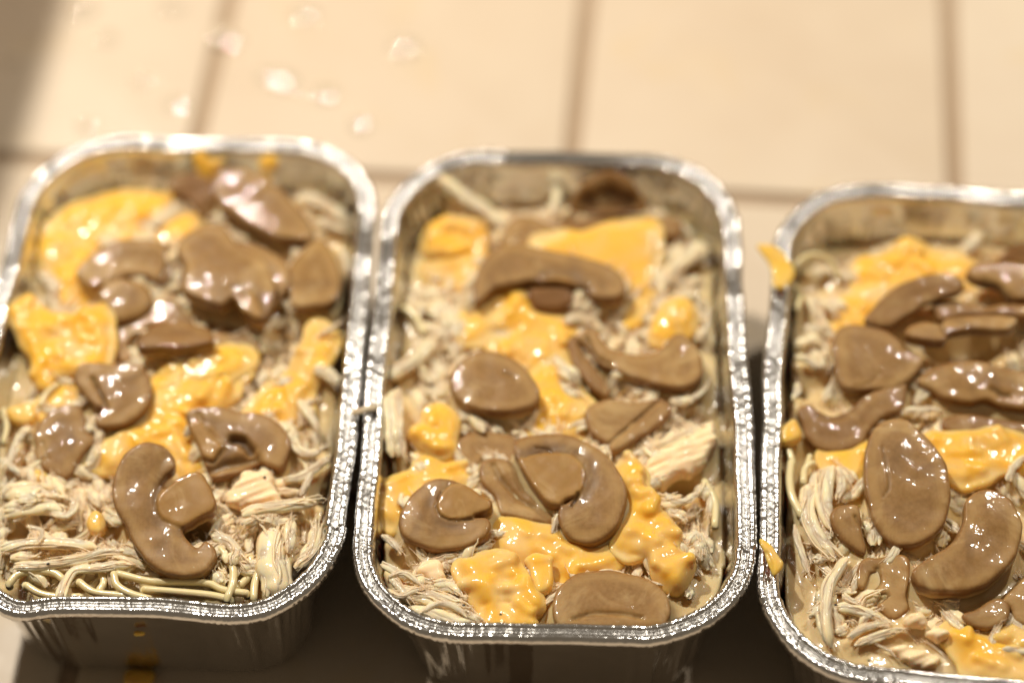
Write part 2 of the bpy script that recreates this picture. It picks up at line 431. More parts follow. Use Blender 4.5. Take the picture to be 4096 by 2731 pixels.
# ---- every piece of food: outline (hundredths of a centimetre), place, tilt, thickness
FOOD = [
    dict(k='mushroom', pan=0, label='large oval tan mushroom slice at the far right of the leftmost pan', o=[-6.19,0.88,4.75], sl=(0.0,0.2), T=0.5, pts=[(-130,75),(-106,109),(-55,112),(-8,86),(48,40),(91,-5),(126,-60),(130,-103),(97,-107),(30,-95),(-29,-59),(-81,-14),(-120,26)]),
    dict(k='mushroom', pan=0, label='orange-brown mushroom edge half hidden beside the large oval slice in the leftmost pan', o=[-8.08,1.9,4.2], sl=(-0.1,0.3), T=0.5, pts=[(-58,19),(-43,43),(4,50),(60,29),(63,-37),(36,-76),(-9,-26),(-53,0)], skin=0.7),
    dict(k='mushroom', pan=0, label='arched brown mushroom slice lying on yellow cheese in the leftmost pan', o=[-9.53,-0.63,4.35], sl=(-0.08,0.18), T=0.55, pts=[(-128,-16),(-95,29),(-40,69),(30,75),(93,67),(120,39),(122,-4),(92,-48),(49,-30),(0,-27),(-48,-47),(-80,-62),(-114,-44)], st=[([(94,58),(100,19),(83,-43)],0.06,0.1,0.8)]),
    dict(k='mushroom', pan=0, label='topmost broad mushroom slice in the centre of the leftmost pan, with a ragged lower edge', o=[-6.99,-1.56,4.95], sl=(0,0.05), T=0.5, pts=[(-125,85),(-104,136),(-56,166),(-5,154),(26,100),(86,57),(120,4),(127,-58),(113,-117),(85,-136),(48,-110),(26,-69),(-2,-88),(-43,-77),(-84,-55),(-111,-13),(-106,38)], st=[([(-121,74),(-101,27),(-103,-14)],0.05,0.08,0.7),([(2,-83),(33,-59),(54,-65)],0.06,0.1,0.8)], stem=[(-2,-88),(25,-54),(58,-55),(83,-86),(93,-132),(48,-110)]),
    dict(k='mushroom', pan=0, label='mushroom slice tucked behind the broad centre slice in the leftmost pan', o=[-6.04,-1.19,4.6], sl=(0,0.1), T=0.45, pts=[(-74,96),(2,68),(53,26),(64,-30),(47,-73),(23,-97),(-36,-36),(-81,50)]),
    dict(k='mushroom', pan=0, label='pale mushroom slice with brown rim leaning on the right wall of the leftmost pan', o=[-4.8,-1.27,4.45], sl=(-0.15,0.05), T=0.55, pts=[(-61,-54),(-68,18),(-38,83),(7,124),(37,94),(59,34),(65,-33),(46,-76),(5,-89),(-51,-94)]),
    dict(k='mushroom', pan=0, label='small round mushroom button end beside the ragged cheese square in the leftmost pan', o=[-9.52,-1.82,4.42], sl=(-0.06,0.2), T=0.4, pts=[(-66,20),(-40,53),(5,63),(46,49),(69,12),(63,-29),(28,-53),(-12,-62),(-38,-40),(-56,-12)], bev=0.18),
    dict(k='mushroom', pan=0, label='long folded mushroom slice with dark gaps below the round button in the leftmost pan', o=[-8.57,-2.53,4.12], sl=(0,0.15), T=0.4, pts=[(-136,19),(-87,22),(-39,44),(-8,86),(33,75),(64,41),(110,20),(176,8),(209,-12),(177,-25),(94,-3),(-5,14),(-57,-8),(-83,-40),(-65,-82),(-105,-90),(-135,-57),(-142,-9)]),
    dict(k='mushroom', pan=0, label='thick wedge mushroom slice with dark brown front face in the middle of the leftmost pan', o=[-8.1,-3.15,4.6], sl=(0,-0.1), T=0.5, pts=[(-91,-13),(-67,32),(-28,53),(33,44),(84,14),(94,-20),(59,-35),(-4,-38),(-81,-35)], skin=0.4),
    dict(k='mushroom', pan=0, label='flat brown mushroom scrap right of the wedge slice in the leftmost pan', o=[-6.68,-3.11,4.15], sl=(0,0.1), T=0.35, pts=[(-68,28),(-19,36),(30,20),(55,-5),(44,-38),(0,-32),(-42,-7)]),
    dict(k='mushroom', pan=0, label='shield-shaped mushroom slice with a long groove left of centre in the leftmost pan', o=[-9.58,-4.78,4.45], sl=(-0.03,0.17), T=0.4, pts=[(-88,63),(-70,90),(6,85),(70,79),(92,39),(98,3),(85,-37),(55,-68),(13,-85),(-21,-84),(-32,-62),(-18,-36),(-38,-27),(-68,9),(-86,36)], st=[([(-45,45),(-24,4),(-6,-32)],0.05,0.12,0.8)]),
    dict(k='mushroom', pan=0, label='dull greyish mushroom slice left of the grooved slice in the leftmost pan', o=[-10.63,-5.95,4.2], sl=(-0.06,0.2), T=0.4, pts=[(-65,-12),(-72,26),(-51,66),(-15,96),(29,97),(47,62),(53,32),(78,10),(56,-20),(36,-59),(15,-93),(-8,-89),(-41,-68),(-60,-42)], st=[([(-50,1),(-31,-42)],0.04,0.04,0.4)], under=0.2),
    dict(k='mushroom', pan=0, label='hooked mushroom slice with a dark hole at its gills in the leftmost pan', o=[-6.45,-6.28,4.4], sl=(0,0.15), T=0.5, pts=[(-130,84),(-103,101),(-56,104),(3,88),(63,73),(103,41),(119,1),(116,-39),(98,-68),(70,-61),(47,-49),(20,-70),(-10,-82),(-56,-85),(-77,-54),(-94,-14),(-116,39)], st=[([(-13,12),(6,7),(26,-18)],0.09,0.45,1.2),([(-36,-12),(-58,-42),(-82,-37)],0.05,0.14,0.6),([(-69,-67),(-38,-55),(0,-48),(39,-40)],0.12,0.18,0.5),([(-102,83),(-73,38),(-36,-3)],0.06,0.06,0.3)], stem=[(-121,52),(-86,60),(-49,24),(-34,-12),(-58,-39),(-82,-28),(-103,8)]),
    dict(k='mushroom', pan=0, label='large letter-E shaped mushroom slice with stem at the front of the leftmost pan', o=[-7.84,-8.27,4.7], sl=(-0.02,0.17), T=0.5, pts=[(-132,104),(-112,146),(-71,171),(-28,163),(-4,135),(-2,101),(-20,85),(-29,64),(-15,55),(14,80),(55,94),(79,66),(100,19),(94,-10),(57,-30),(26,-48),(40,-75),(60,-95),(78,-79),(101,-96),(102,-129),(78,-161),(33,-168),(-12,-159),(-51,-130),(-79,-89),(-100,-47),(-130,3),(-141,58)], st=[([(-31,64),(-40,26),(-27,-20),(24,-48)],0.05,0.05,0.35),([(-19,136),(-33,102),(-39,68)],0.13,0.03,0.35)], stem=[(-15,55),(14,79),(55,94),(79,66),(100,19),(94,-10),(57,-30),(26,-48),(-23,-24),(-36,22)]),
    dict(k='mushroom', pan=1, label='upturned hollow mushroom cap with dark inside at the far end of the middle pan', o=[2.58,1.21,4.35], sl=(0,0.9), T=0.45, pts=[(-105,-33),(-79,17),(-40,50),(7,59),(49,43),(78,4),(94,-39),(43,-50),(-47,-52)], st=[([(-50,-22),(1,-11),(52,-25)],0.26,0.28,1.1),([(2,6),(5,-23)],0.16,0.2,0.8)], skin=0.5),
    dict(k='mushroom', pan=1, label='long thin brown mushroom slab under the hollow cap in the middle pan', o=[2.89,0.49,3.95], sl=(0,0.25), T=0.35, pts=[(-162,21),(-99,24),(29,29),(138,21),(154,-8),(135,-32),(85,-25),(36,0),(-32,-12),(-125,-14),(-159,-3)], skin=0.5),
    dict(k='mushroom', pan=1, label='wide half-moon mushroom cap slice near the far end of the middle pan', o=[0.83,-1.61,4.55], sl=(0,0.12), T=0.6, pts=[(-174,-15),(-156,44),(-118,92),(-64,105),(-2,88),(79,65),(148,38),(191,-3),(201,-47),(176,-70),(115,-63),(96,-34),(35,-17),(-26,-10),(-67,-18),(-117,-26),(-150,-54),(-170,-68)], st=[([(-108,-27),(-47,-14),(35,-22),(96,-36)],0.05,0.06,0.6)], stem=[(-35,-34),(-5,-6),(56,-8),(88,-38),(34,-46)]),
    dict(k='mushroom', pan=1, label='reddish-brown stem stub below the half-moon cap slice in the middle pan', o=[1.05,-2.07,4.35], sl=(0,0.3), T=0.45, pts=[(-61,22),(-28,32),(34,30),(53,5),(44,-26),(3,-34),(-46,-28)], skin=0.85, bev=0.16),
    dict(k='mushroom', pan=1, label='pale mushroom slice blurred behind the half-moon cap in the middle pan', o=[0.57,0.3,4.0], sl=(0,0.2), T=0.4, pts=[(-80,-9),(-53,43),(-11,56),(40,35),(89,4),(71,-34),(3,-51),(-60,-44)], under=0.2),
    dict(k='mushroom', pan=1, label='thick curved mushroom slice against the right wall of the middle pan', o=[3.01,-4.03,4.45], sl=(0.03,0.08), T=0.5, pts=[(-140,67),(-119,81),(-95,74),(-65,29),(-10,7),(50,13),(97,59),(135,32),(155,-26),(148,-73),(98,-99),(44,-91),(-14,-64),(-68,-28),(-99,-7),(-121,32)], st=[([(-120,61),(-102,7),(-68,-19)],0.05,0.12,0.7)]),
    dict(k='mushroom', pan=1, label='narrow mushroom strip stuck to the left end of the curved slice in the middle pan', o=[1.75,-4.07,4.2], sl=(0.1,0.1), T=0.45, pts=[(-37,79),(-17,91),(-3,42),(23,-13),(55,-73),(38,-90),(4,-58),(-25,-8),(-39,36)], skin=0.4),
    dict(k='mushroom', pan=1, label='round thick mushroom disc at the centre left of the middle pan', o=[-0.42,-4.88,4.6], sl=(0.06,0.1), T=0.55, pts=[(-108,26),(-83,71),(-39,96),(5,92),(48,65),(83,25),(105,-23),(100,-55),(72,-71),(28,-81),(-31,-72),(-78,-51),(-105,-16)], st=[([(19,30),(47,14),(50,4)],0.03,0.04,0.5)]),
    dict(k='mushroom', pan=1, label='mushroom slice sunk in sauce just below the round disc in the middle pan', o=[-0.59,-6.49,4.05], sl=(0,0.1), T=0.35, pts=[(-74,35),(-31,61),(24,54),(63,39),(66,-6),(61,-50),(30,-32),(-1,-17),(-24,-30),(-44,-43),(-71,-10)], under=0.15),
    dict(k='mushroom', pan=1, label='large comma mushroom slice with raised stem in the centre of the middle pan', o=[1.2,-7.89,4.55], sl=(0.04,0.1), T=0.45, pts=[(-124,114),(-103,144),(-64,153),(-6,147),(39,126),(84,88),(116,37),(132,-16),(125,-67),(104,-109),(73,-133),(35,-141),(-2,-128),(-23,-93),(-26,-59),(-10,-34),(10,-28),(-22,-46),(-55,-35),(-77,1),(-99,33),(-113,69)], st=[([(-97,85),(-66,99),(-31,95),(11,86),(36,55),(42,24),(29,-14),(11,-28)],0.03,0.05,0.45),([(21,-18),(5,-47)],0.035,0.14,0.9),([(-73,113),(-46,107),(-35,97)],0.03,0.06,0.8)], under=0.45, stem=[(-113,69),(-86,89),(-39,95),(11,86),(36,58),(42,24),(31,-12),(9,-30),(-22,-46),(-52,-33),(-77,1)]),
    dict(k='mushroom', pan=1, label='dark sauced mushroom slice wedged between the comma slice and the round curled slice, middle pan', o=[-0.03,-7.74,4.2], sl=(0,0.1), T=0.4, pts=[(-76,87),(-48,97),(-10,85),(9,62),(35,17),(53,-19),(83,-41),(93,-76),(70,-84),(32,-74),(-6,-64),(-36,-55),(-47,-15),(-73,25),(-84,61)], st=[([(-49,73),(-23,23),(15,-22),(41,-40)],0.07,0.08,0.3)], under=0.2),
    dict(k='mushroom', pan=1, label='round curled mushroom slice with a spiral stem line at the left of the middle pan', o=[-1.48,-8.54,4.55], sl=(0.05,0.1), T=0.5, pts=[(-122,-20),(-118,18),(-95,60),(-57,92),(-11,98),(35,77),(69,49),(91,33),(89,9),(51,-6),(81,-12),(86,-38),(70,-62),(32,-81),(-21,-86),(-73,-74),(-107,-51)], st=[([(-7,76),(-26,55),(-35,21),(-23,-5),(7,-16),(49,-12)],0.025,0.08,0.9)], stem=[(-7,76),(35,75),(69,49),(91,33),(89,9),(51,-6),(7,-16),(-23,-5),(-35,21),(-26,55)]),
    dict(k='mushroom', pan=1, label='pointed mushroom slice with a straight ridge at the right of the middle pan', o=[2.55,-5.77,4.3], sl=(0,0.1), T=0.4, pts=[(-87,27),(-67,45),(-27,52),(28,46),(80,53),(96,53),(117,20),(75,-29),(22,-63),(-26,-93),(-44,-70),(-78,-33),(-88,-5)], st=[([(87,44),(25,-13),(-41,-75)],0.04,0.1,0.6)]),
    dict(k='mushroom', pan=1, label='wet oval mushroom slice touching the front rim of the middle pan', o=[2.01,-10.86,4.4], sl=(0,0.04), T=0.4, pts=[(-125,17),(-102,51),(-67,75),(-19,80),(37,74),(88,53),(119,22),(132,-16),(126,-50),(106,-70),(11,-71),(-62,-73),(-113,-63),(-130,-25)], st=[([(-83,-43),(-42,-32),(13,-33),(67,-44)],0.05,0.06,0.4)], under=0.12),
    dict(k='mushroom', pan=2, label='leaf-shaped mushroom slice lifted over a dark gap at the far left of the rightmost pan', o=[9.8,-2.79,4.8], sl=(0.05,0.25), T=0.35, pts=[(-129,-53),(-107,-21),(-74,14),(-22,44),(40,60),(94,56),(119,38),(109,8),(63,-2),(16,-19),(-32,-49),(-77,-73)], skin=0.35),
    dict(k='mushroom', pan=2, label='rounded mushroom slice cut by the right picture edge, far end of the rightmost pan', o=[12.0,-2.22,4.8], sl=(0,0.2), T=0.45, pts=[(-87,6),(-75,30),(-37,43),(16,45),(62,29),(89,1),(82,-54),(15,-59),(-14,-24),(-53,-16)], st=[([(-47,-16),(-18,-27),(6,-55)],0.1,0.12,0.8)]),
    dict(k='mushroom', pan=2, label='thin mushroom strip lying between the leaf-shaped slice and the stem piece, rightmost pan', o=[11.29,-3.01,4.55], sl=(0,0.1), T=0.35, pts=[(-107,22),(-51,31),(-31,23),(4,7),(53,13),(145,2),(141,-30),(64,-17),(-26,-14),(-89,-29),(-104,-7)], skin=0.3),
    dict(k='mushroom', pan=2, label='short thick mushroom stem casting the black gap in the rightmost pan', o=[10.59,-3.83,4.95], sl=(0,0), T=0.45, pts=[(-123,-12),(-105,10),(-71,20),(-36,11),(-16,30),(33,35),(93,33),(145,20),(144,1),(115,-14),(51,-7),(-16,-16),(-32,-42),(-73,-39),(-110,-28)], st=[([(-33,11),(-31,-16)],0.04,0.08,0.5)]),
    dict(k='mushroom', pan=2, label='broad smooth mushroom slice at the left wall of the rightmost pan', o=[8.62,-4.37,4.5], sl=(0.05,0.18), T=0.45, pts=[(-77,87),(-46,99),(-11,93),(35,76),(68,46),(97,14),(121,-8),(106,-34),(73,-65),(35,-86),(0,-84),(-41,-81),(-82,-75),(-93,-41),(-94,10),(-93,54)], st=[([(-52,-73),(-16,-66),(11,-41)],0.04,0.03,0.2)]),
    dict(k='mushroom', pan=2, label='dark folded mushroom slice below the broad smooth slice in the rightmost pan', o=[7.91,-5.88,4.2], sl=(0,0.2), T=0.5, pts=[(-122,25),(-91,40),(-69,23),(-38,9),(2,24),(40,56),(77,68),(138,86),(141,56),(122,17),(82,-1),(46,-32),(29,-61),(-8,-82),(-44,-87),(-84,-76),(-105,-50),(-113,-11)], st=[([(-76,7),(-33,-1),(7,18),(39,46)],0.07,0.06,0.3)], skin=0.3),
    dict(k='mushroom', pan=2, label='large egg-shaped mushroom slice with a thin scar line in the rightmost pan', o=[8.88,-8.02,4.6], sl=(0.03,0.16), T=0.5, pts=[(-78,95),(-66,127),(-40,152),(-7,166),(19,162),(45,137),(67,104),(88,67),(101,28),(102,-16),(95,-66),(79,-106),(52,-135),(19,-155),(-15,-160),(-45,-149),(-68,-126),(-81,-95),(-88,-50),(-92,-6),(-87,51)], st=[([(-43,90),(-39,55),(-36,16),(-38,-15),(-52,-37)],0.03,0.05,0.45),([(-5,79),(-25,32)],0.2,0.0,0.35)]),
    dict(k='mushroom', pan=2, label='largest thick kidney-shaped mushroom slice at the front of the rightmost pan', o=[10.06,-9.9,4.72], sl=(0.03,0.16), T=0.6, pts=[(-135,-57),(-119,-40),(-89,-20),(-53,2),(-29,22),(-7,61),(4,107),(30,131),(65,138),(96,121),(117,89),(126,51),(117,6),(97,-33),(65,-67),(26,-95),(-17,-108),(-61,-106),(-99,-101),(-125,-88)], st=[([(-9,89),(-7,64),(-29,22),(-59,-1)],0.05,0.08,0.5)]),
    dict(k='mushroom', pan=2, label='small curled mushroom end tucked under the kidney-shaped slice in the rightmost pan', o=[10.35,-11.37,4.25], sl=(0,0.1), T=0.45, pts=[(-59,1),(-30,9),(6,30),(26,38),(42,31),(50,13),(42,-11),(26,-26),(-9,-37),(-38,-30),(-56,-17)], under=0.3),
    dict(k='mushroom', pan=2, label='mushroom slice cut by the right picture edge beside the kidney-shaped slice, rightmost pan', o=[11.13,-11.0,4.2], sl=(0,0.1), T=0.4, pts=[(-51,-1),(-18,32),(14,62),(52,77),(41,-34),(9,-64),(-19,-51),(-29,-20)], st=[([(-55,-13),(-22,29),(13,59)],0.04,0.1,0.6)]),
    dict(k='mushroom', pan=2, label='small tilted mushroom piece on the chicken curl in the rightmost pan', o=[7.56,-9.12,4.4], sl=(-0.1,0.2), T=0.3, pts=[(-48,26),(-35,51),(-8,58),(20,55),(26,22),(25,-3),(33,-36),(28,-63),(6,-55),(-15,-40),(-34,-13)], st=[([(10,28),(25,0),(31,-33)],0.04,0.08,0.4)]),
    dict(k='mushroom', pan=2, label='sauce-coated crumpled mushroom left of the kidney-shaped slice in the rightmost pan', o=[8.15,-10.5,4.15], sl=(0,0.12), T=0.45, pts=[(-55,45),(-35,70),(-7,69),(41,76),(63,66),(61,23),(49,-26),(51,-56),(33,-74),(10,-82),(-11,-66),(-25,-48),(-1,-24),(-36,-20),(-10,19),(-25,32),(-43,-4),(-59,5)], st=[([(2,-24),(-25,-42)],0.05,0.12,0.6),([(-10,41),(-11,7),(-33,-14)],0.06,0.1,0.4)], under=0.2),
    dict(k='mushroom', pan=2, label='wavy-edged mushroom slice above the yellow cheese at the right of the rightmost pan', o=[11.01,-5.25,4.45], sl=(0.0,0.2), T=0.45, pts=[(-144,22),(-111,51),(-65,66),(-5,67),(53,52),(111,37),(153,22),(142,-56),(83,-61),(40,-53),(12,-36),(-18,-41),(-47,-37),(-90,-26),(-117,-5)], st=[([(30,-10),(52,-24),(67,-27)],0.06,0.08,0.7)]),
    dict(k='mushroom', pan=2, label='dark mushroom slice lying under the wavy-edged one in the rightmost pan', o=[11.23,-6.16,4.1], sl=(0,0.12), T=0.4, pts=[(-113,27),(-68,36),(4,23),(76,7),(119,2),(114,-31),(41,-25),(-1,-14),(-60,-19),(-112,-7)], skin=0.4),
    dict(k='mushroom', pan=2, label='orange-brown mushroom edge at the far right picture edge of the rightmost pan', o=[12.74,-0.96,4.2], sl=(-0.3,0.3), T=0.4, pts=[(-56,-25),(-24,12),(8,31),(52,43),(49,-27),(-29,-34)], skin=0.8),
    dict(k='cheese', pan=0, label='broad melted yellow cheese patch at the far left corner of the leftmost pan', o=[-10.47,0.38,3.85], sl=(0,0.05), T=0.35, pts=[(-128,56),(-78,119),(-21,150),(63,175),(125,161),(160,149),(142,89),(124,47),(49,22),(-7,-13),(-31,-76),(-24,-118),(16,-140),(23,-182),(-51,-190),(-92,-142),(-116,-73),(-147,-8)], lump=0.1),
    dict(k='cheese', pan=0, label='small yellow cheese strip right of the white chicken in the leftmost pan', o=[-8.39,0.97,3.85], sl=(0,0.1), T=0.25, pts=[(-55,-11),(-10,24),(40,43),(55,16),(10,-29),(-40,-43)], lump=0.05),
    dict(k='cheese', pan=0, label='ragged square of bright yellow cheese at the left wall of the leftmost pan', o=[-11.06,-2.77,4.42], sl=(0,0.12), T=0.3, pts=[(-109,84),(-82,107),(-50,63),(20,51),(76,68),(117,71),(112,14),(119,-81),(72,-108),(4,-110),(-26,-137),(-51,-75),(-85,-3),(-120,65)], lump=0.16, tone=1.1),
    dict(k='cheese', pan=0, label='wide yellow cheese shard stuck to the far wall of the leftmost pan', o=[-7.72,2.48,4.45], sl=(0,1.2), T=0.16, pts=[(-35,26),(-15,39),(10,19),(46,20),(25,-16),(-7,-50),(-24,-37)], lump=0.03),
    dict(k='cheese', pan=0, label='narrow yellow cheese shard stuck to the far wall right of the wide shard, leftmost pan', o=[-6.18,2.23,4.45], sl=(0,1.2), T=0.16, pts=[(-22,20),(3,41),(30,27),(13,-19),(-6,-51),(-17,-19)], lump=0.03),
    dict(k='cheese', pan=0, label='long melted yellow cheese running through the middle of the leftmost pan', o=[-8.17,-5.29,4.08], sl=(0,0.05), T=0.3, pts=[(-177,-75),(-148,-48),(-87,-17),(-51,34),(-43,91),(-10,144),(62,156),(149,187),(159,152),(121,110),(138,80),(91,58),(37,35),(23,7),(41,-31),(55,-74),(74,-130),(31,-138),(13,-91),(-20,-67),(-60,-61),(-98,-78),(-126,-119),(-159,-99)], lump=0.09),
    dict(k='cheese', pan=0, label='melted yellow cheese strip along the right side of the leftmost pan', o=[-5.24,-4.32,4.08], sl=(0,0.08), T=0.3, pts=[(-89,-82),(-67,-31),(-28,6),(3,38),(25,100),(48,163),(74,118),(55,41),(32,4),(9,-38),(7,-94),(-16,-117),(-49,-102)], lump=0.08),
    dict(k='cheese', pan=0, label='plump yellow cheese strip just below the wedge mushroom in the leftmost pan', o=[-7.34,-3.72,4.2], sl=(0,0.05), T=0.28, pts=[(-93,-2),(-39,35),(58,42),(83,11),(53,-17),(-2,-40),(-59,-28)], lump=0.06),
    dict(k='cheese', pan=0, label='tiny yellow cheese cube at the left edge of the leftmost pan', o=[-11.69,-5.06,4.3], sl=(0,0.1), T=0.3, pts=[(-37,12),(-10,25),(22,24),(32,-9),(15,-31),(-22,-21)], lump=0.04),
    dict(k='cheese', pan=0, label='small oval yellow cheese crumb left of the letter-E mushroom in the leftmost pan', o=[-9.64,-8.23,4.22], sl=(0,0.1), T=0.2, pts=[(-23,12),(-9,34),(15,20),(24,-11),(11,-32),(-17,-22)], lump=0.03),
    dict(k='cheese', pan=0, label='yellow cheese sliver beside the dull greyish mushroom in the leftmost pan', o=[-11.17,-6.81,4.1], sl=(0,0.1), T=0.2, pts=[(-27,-12),(-7,23),(17,14),(24,-4),(-7,-21)], lump=0.03),
    dict(k='cheese', pan=0, label='yellow cheese smear behind the dull greyish mushroom in the leftmost pan', o=[-10.88,-4.63,4.0], sl=(0,0.1), T=0.25, pts=[(-56,-42),(-14,27),(24,58),(46,29),(42,-13),(-6,-16),(-36,-43)], lump=0.05),
    dict(k='cheese', pan=1, label='curled bright yellow cheese knot at the far left of the middle pan', o=[-1.34,0.29,3.95], sl=(0,0.15), T=0.35, pts=[(-74,-9),(-57,41),(-14,65),(53,52),(70,16),(65,-23),(35,-47),(-16,-50),(-62,-44)], st=[([(-32,10),(2,14),(27,8)],0.09,0.14,0.2)], lump=0.12, tone=1.1),
    dict(k='cheese', pan=1, label='pale melted cheese left of the half-moon mushroom in the middle pan', o=[-1.42,-0.69,3.75], sl=(0,0.1), T=0.3, pts=[(-63,26),(-9,40),(55,53),(58,-9),(45,-58),(-26,-41),(-59,-9)], lump=0.08, tone=0.9),
    dict(k='cheese', pan=1, label='flat yellow cheese sheet behind the half-moon mushroom in the middle pan', o=[2.57,-0.56,4.1], sl=(0,0.2), T=0.16, pts=[(-171,35),(-70,56),(23,68),(90,73),(96,27),(89,-30),(73,-96),(45,-81),(9,-47),(-52,-12),(-134,10)], lump=0.03),
    dict(k='cheese', pan=1, label='stringy melted cheese under the half-moon mushroom in the middle pan', o=[0.2,-2.92,4.1], sl=(0,0.08), T=0.28, pts=[(-134,-1),(-104,58),(-62,106),(-29,125),(11,98),(27,58),(75,32),(114,-4),(109,-53),(126,-121),(70,-129),(27,-84),(-1,-54),(-49,-43),(-7,10),(-64,22),(-113,-11)], lump=0.1),
    dict(k='cheese', pan=1, label='yellow cheese sliver between half-moon and curved mushrooms in the middle pan', o=[3.13,-2.31,4.0], sl=(0,0.1), T=0.22, pts=[(-43,-34),(-10,39),(31,42),(33,3),(-11,-49)], lump=0.05),
    dict(k='cheese', pan=1, label='lumpy yellow cheese nugget at the right wall of the middle pan', o=[3.96,-2.85,4.28], sl=(0,0.1), T=0.35, pts=[(-48,-27),(-29,21),(6,54),(41,38),(47,4),(12,-38),(-29,-51)], lump=0.12),
    dict(k='cheese', pan=1, label='soft melted cheese right of the round disc mushroom in the middle pan', o=[0.98,-5.3,4.1], sl=(0,0.05), T=0.3, pts=[(-55,25),(-30,92),(12,125),(40,41),(75,6),(61,-36),(36,-68),(1,-62),(-42,-70),(-61,-46),(-36,-4)], lump=0.06),
    dict(k='cheese', pan=1, label='lumpy yellow curd left of the round disc mushroom in the middle pan', o=[-1.81,-5.99,4.3], sl=(0,0.1), T=0.35, pts=[(-53,2),(-26,24),(-2,64),(30,58),(45,21),(37,-15),(32,-46),(5,-54),(-22,-35),(-45,-17)], lump=0.14),
    dict(k='cheese', pan=1, label='thin melted cheese hugging the left side of the round curled mushroom, middle pan', o=[-2.23,-7.31,4.08], sl=(0,0.05), T=0.28, pts=[(-85,-63),(-73,-19),(-46,8),(0,24),(12,70),(39,74),(54,50),(86,49),(101,12),(54,9),(8,-3),(-27,-38),(-50,-78),(-69,-91)], lump=0.08),
    dict(k='cheese', pan=1, label='smooth melted cheese sheet below the comma mushroom in the middle pan', o=[0.7,-9.16,4.12], sl=(0,0.05), T=0.3, pts=[(-121,64),(-86,72),(-33,57),(20,42),(52,5),(132,-2),(153,-37),(99,-61),(38,-68),(9,-37),(-16,-14),(-51,-22),(-88,-12),(-110,15)], lump=0.06),
    dict(k='cheese', pan=1, label='big knobbly yellow cheese curd at the front of the middle pan', o=[-0.34,-10.57,4.42], sl=(0,0.05), T=0.45, pts=[(-85,83),(-52,100),(1,102),(26,71),(44,41),(73,2),(76,-28),(53,-44),(60,-73),(41,-81),(-10,-79),(-51,-70),(-46,-37),(-53,-11),(-79,32)], st=[([(-50,-24),(-9,-17),(43,-27),(64,-36)],0.05,0.12,0.15),([(-23,9),(-9,-8)],0.06,0.1,0.15)], lump=0.16),
    dict(k='cheese', pan=1, label='finger-shaped cheese lobe beside the knobbly curd, next to a small pit, middle pan', o=[0.44,-9.98,4.38], sl=(0,0.05), T=0.4, pts=[(-34,33),(-9,52),(24,38),(32,-3),(25,-41),(-2,-57),(-15,-27),(-20,7)], lump=0.06, bev=0.19),
    dict(k='cheese', pan=1, label='knobbly trail of yellow cheese curds at the right of the middle pan', o=[3.01,-8.86,4.38], sl=(0,0.06), T=0.42, pts=[(-68,147),(-51,182),(-21,168),(-13,109),(15,50),(39,23),(63,-22),(57,-56),(81,-87),(79,-125),(51,-154),(22,-136),(6,-89),(-11,-67),(-45,-70),(-70,-39),(-45,13),(-41,70),(-55,106)], st=[([(-45,-66),(-5,-84),(15,-123)],0.05,0.1,0.2)], lump=0.17),
    dict(k='cheese', pan=2, label='melted yellow cheese spread at the far left of the rightmost pan', o=[9.13,-1.96,3.98], sl=(0,0.1), T=0.3, pts=[(-107,-39),(-63,-4),(-35,33),(-36,74),(-15,100),(43,113),(85,157),(105,111),(164,86),(220,84),(231,50),(178,48),(116,46),(57,26),(4,-10),(-28,-49),(-47,-85),(-90,-84),(-113,-101),(-129,-137),(-157,-143),(-142,-111),(-115,-83),(-106,-61)], lump=0.1),
    dict(k='cheese', pan=2, label='yellow cheese shred draped over the left rim of the rightmost pan, pointed tip outside', o=[6.57,-1.55,4.66], sl=(0.1,0.2), T=0.13, pts=[(-44,65),(-9,59),(16,39),(42,-10),(33,-40),(13,-59),(-16,-58),(-14,-18),(-22,22)], lump=0.02, bev=0.05),
    dict(k='cheese', pan=2, label='small yellow cheese lump at the left wall of the rightmost pan', o=[6.44,-6.39,4.4], sl=(0,0.1), T=0.35, pts=[(-26,-9),(-15,17),(11,40),(23,16),(25,-11),(2,-27),(-21,-26)], lump=0.06),
    dict(k='cheese', pan=2, label='glossy yellow cheese pool right of the egg-shaped mushroom in the rightmost pan', o=[10.91,-6.98,4.2], sl=(0,0.06), T=0.35, pts=[(-116,42),(-74,51),(-18,52),(27,58),(72,46),(95,24),(135,-1),(129,-35),(43,-29),(-1,-38),(-42,-57),(-63,-66),(-86,-45),(-100,3)], lump=0.1),
    dict(k='cheese', pan=2, label='pale melted cheese left of the egg-shaped mushroom in the rightmost pan', o=[7.89,-7.23,4.05], sl=(0,0.06), T=0.3, pts=[(-46,35),(-6,51),(30,60),(30,12),(24,-49),(2,-65),(-16,-37),(-18,-7)], lump=0.06, tone=0.9),
    dict(k='cheese', pan=2, label='curled yellow cheese shred lying on the left rim of the rightmost pan', o=[5.65,-9.97,4.66], sl=(0.15,0.1), T=0.13, pts=[(-23,47),(-8,41),(7,24),(18,-3),(24,-19),(15,-37),(-2,-48),(-12,-21),(-19,17)], st=[([(-11,10),(-3,-16),(-3,-44)],0.03,0.05,0.2)], lump=0.02, bev=0.05),
    dict(k='cheese', pan=2, label='deep yellow melted cheese at the front of the rightmost pan', o=[10.33,-12.36,4.12], sl=(0,0.04), T=0.3, pts=[(-77,59),(-38,45),(1,32),(65,2),(105,-3),(95,-69),(14,-67),(-36,-35),(-57,6),(-73,31)], lump=0.08, tone=1.1),
    dict(k='cheese', pan=2, label='melted cheese under the small curled mushroom at the right picture edge, rightmost pan', o=[11.05,-11.75,4.1], sl=(0,0.05), T=0.3, pts=[(-60,-15),(-20,15),(8,33),(50,38),(39,-33),(-17,-38)], lump=0.07),
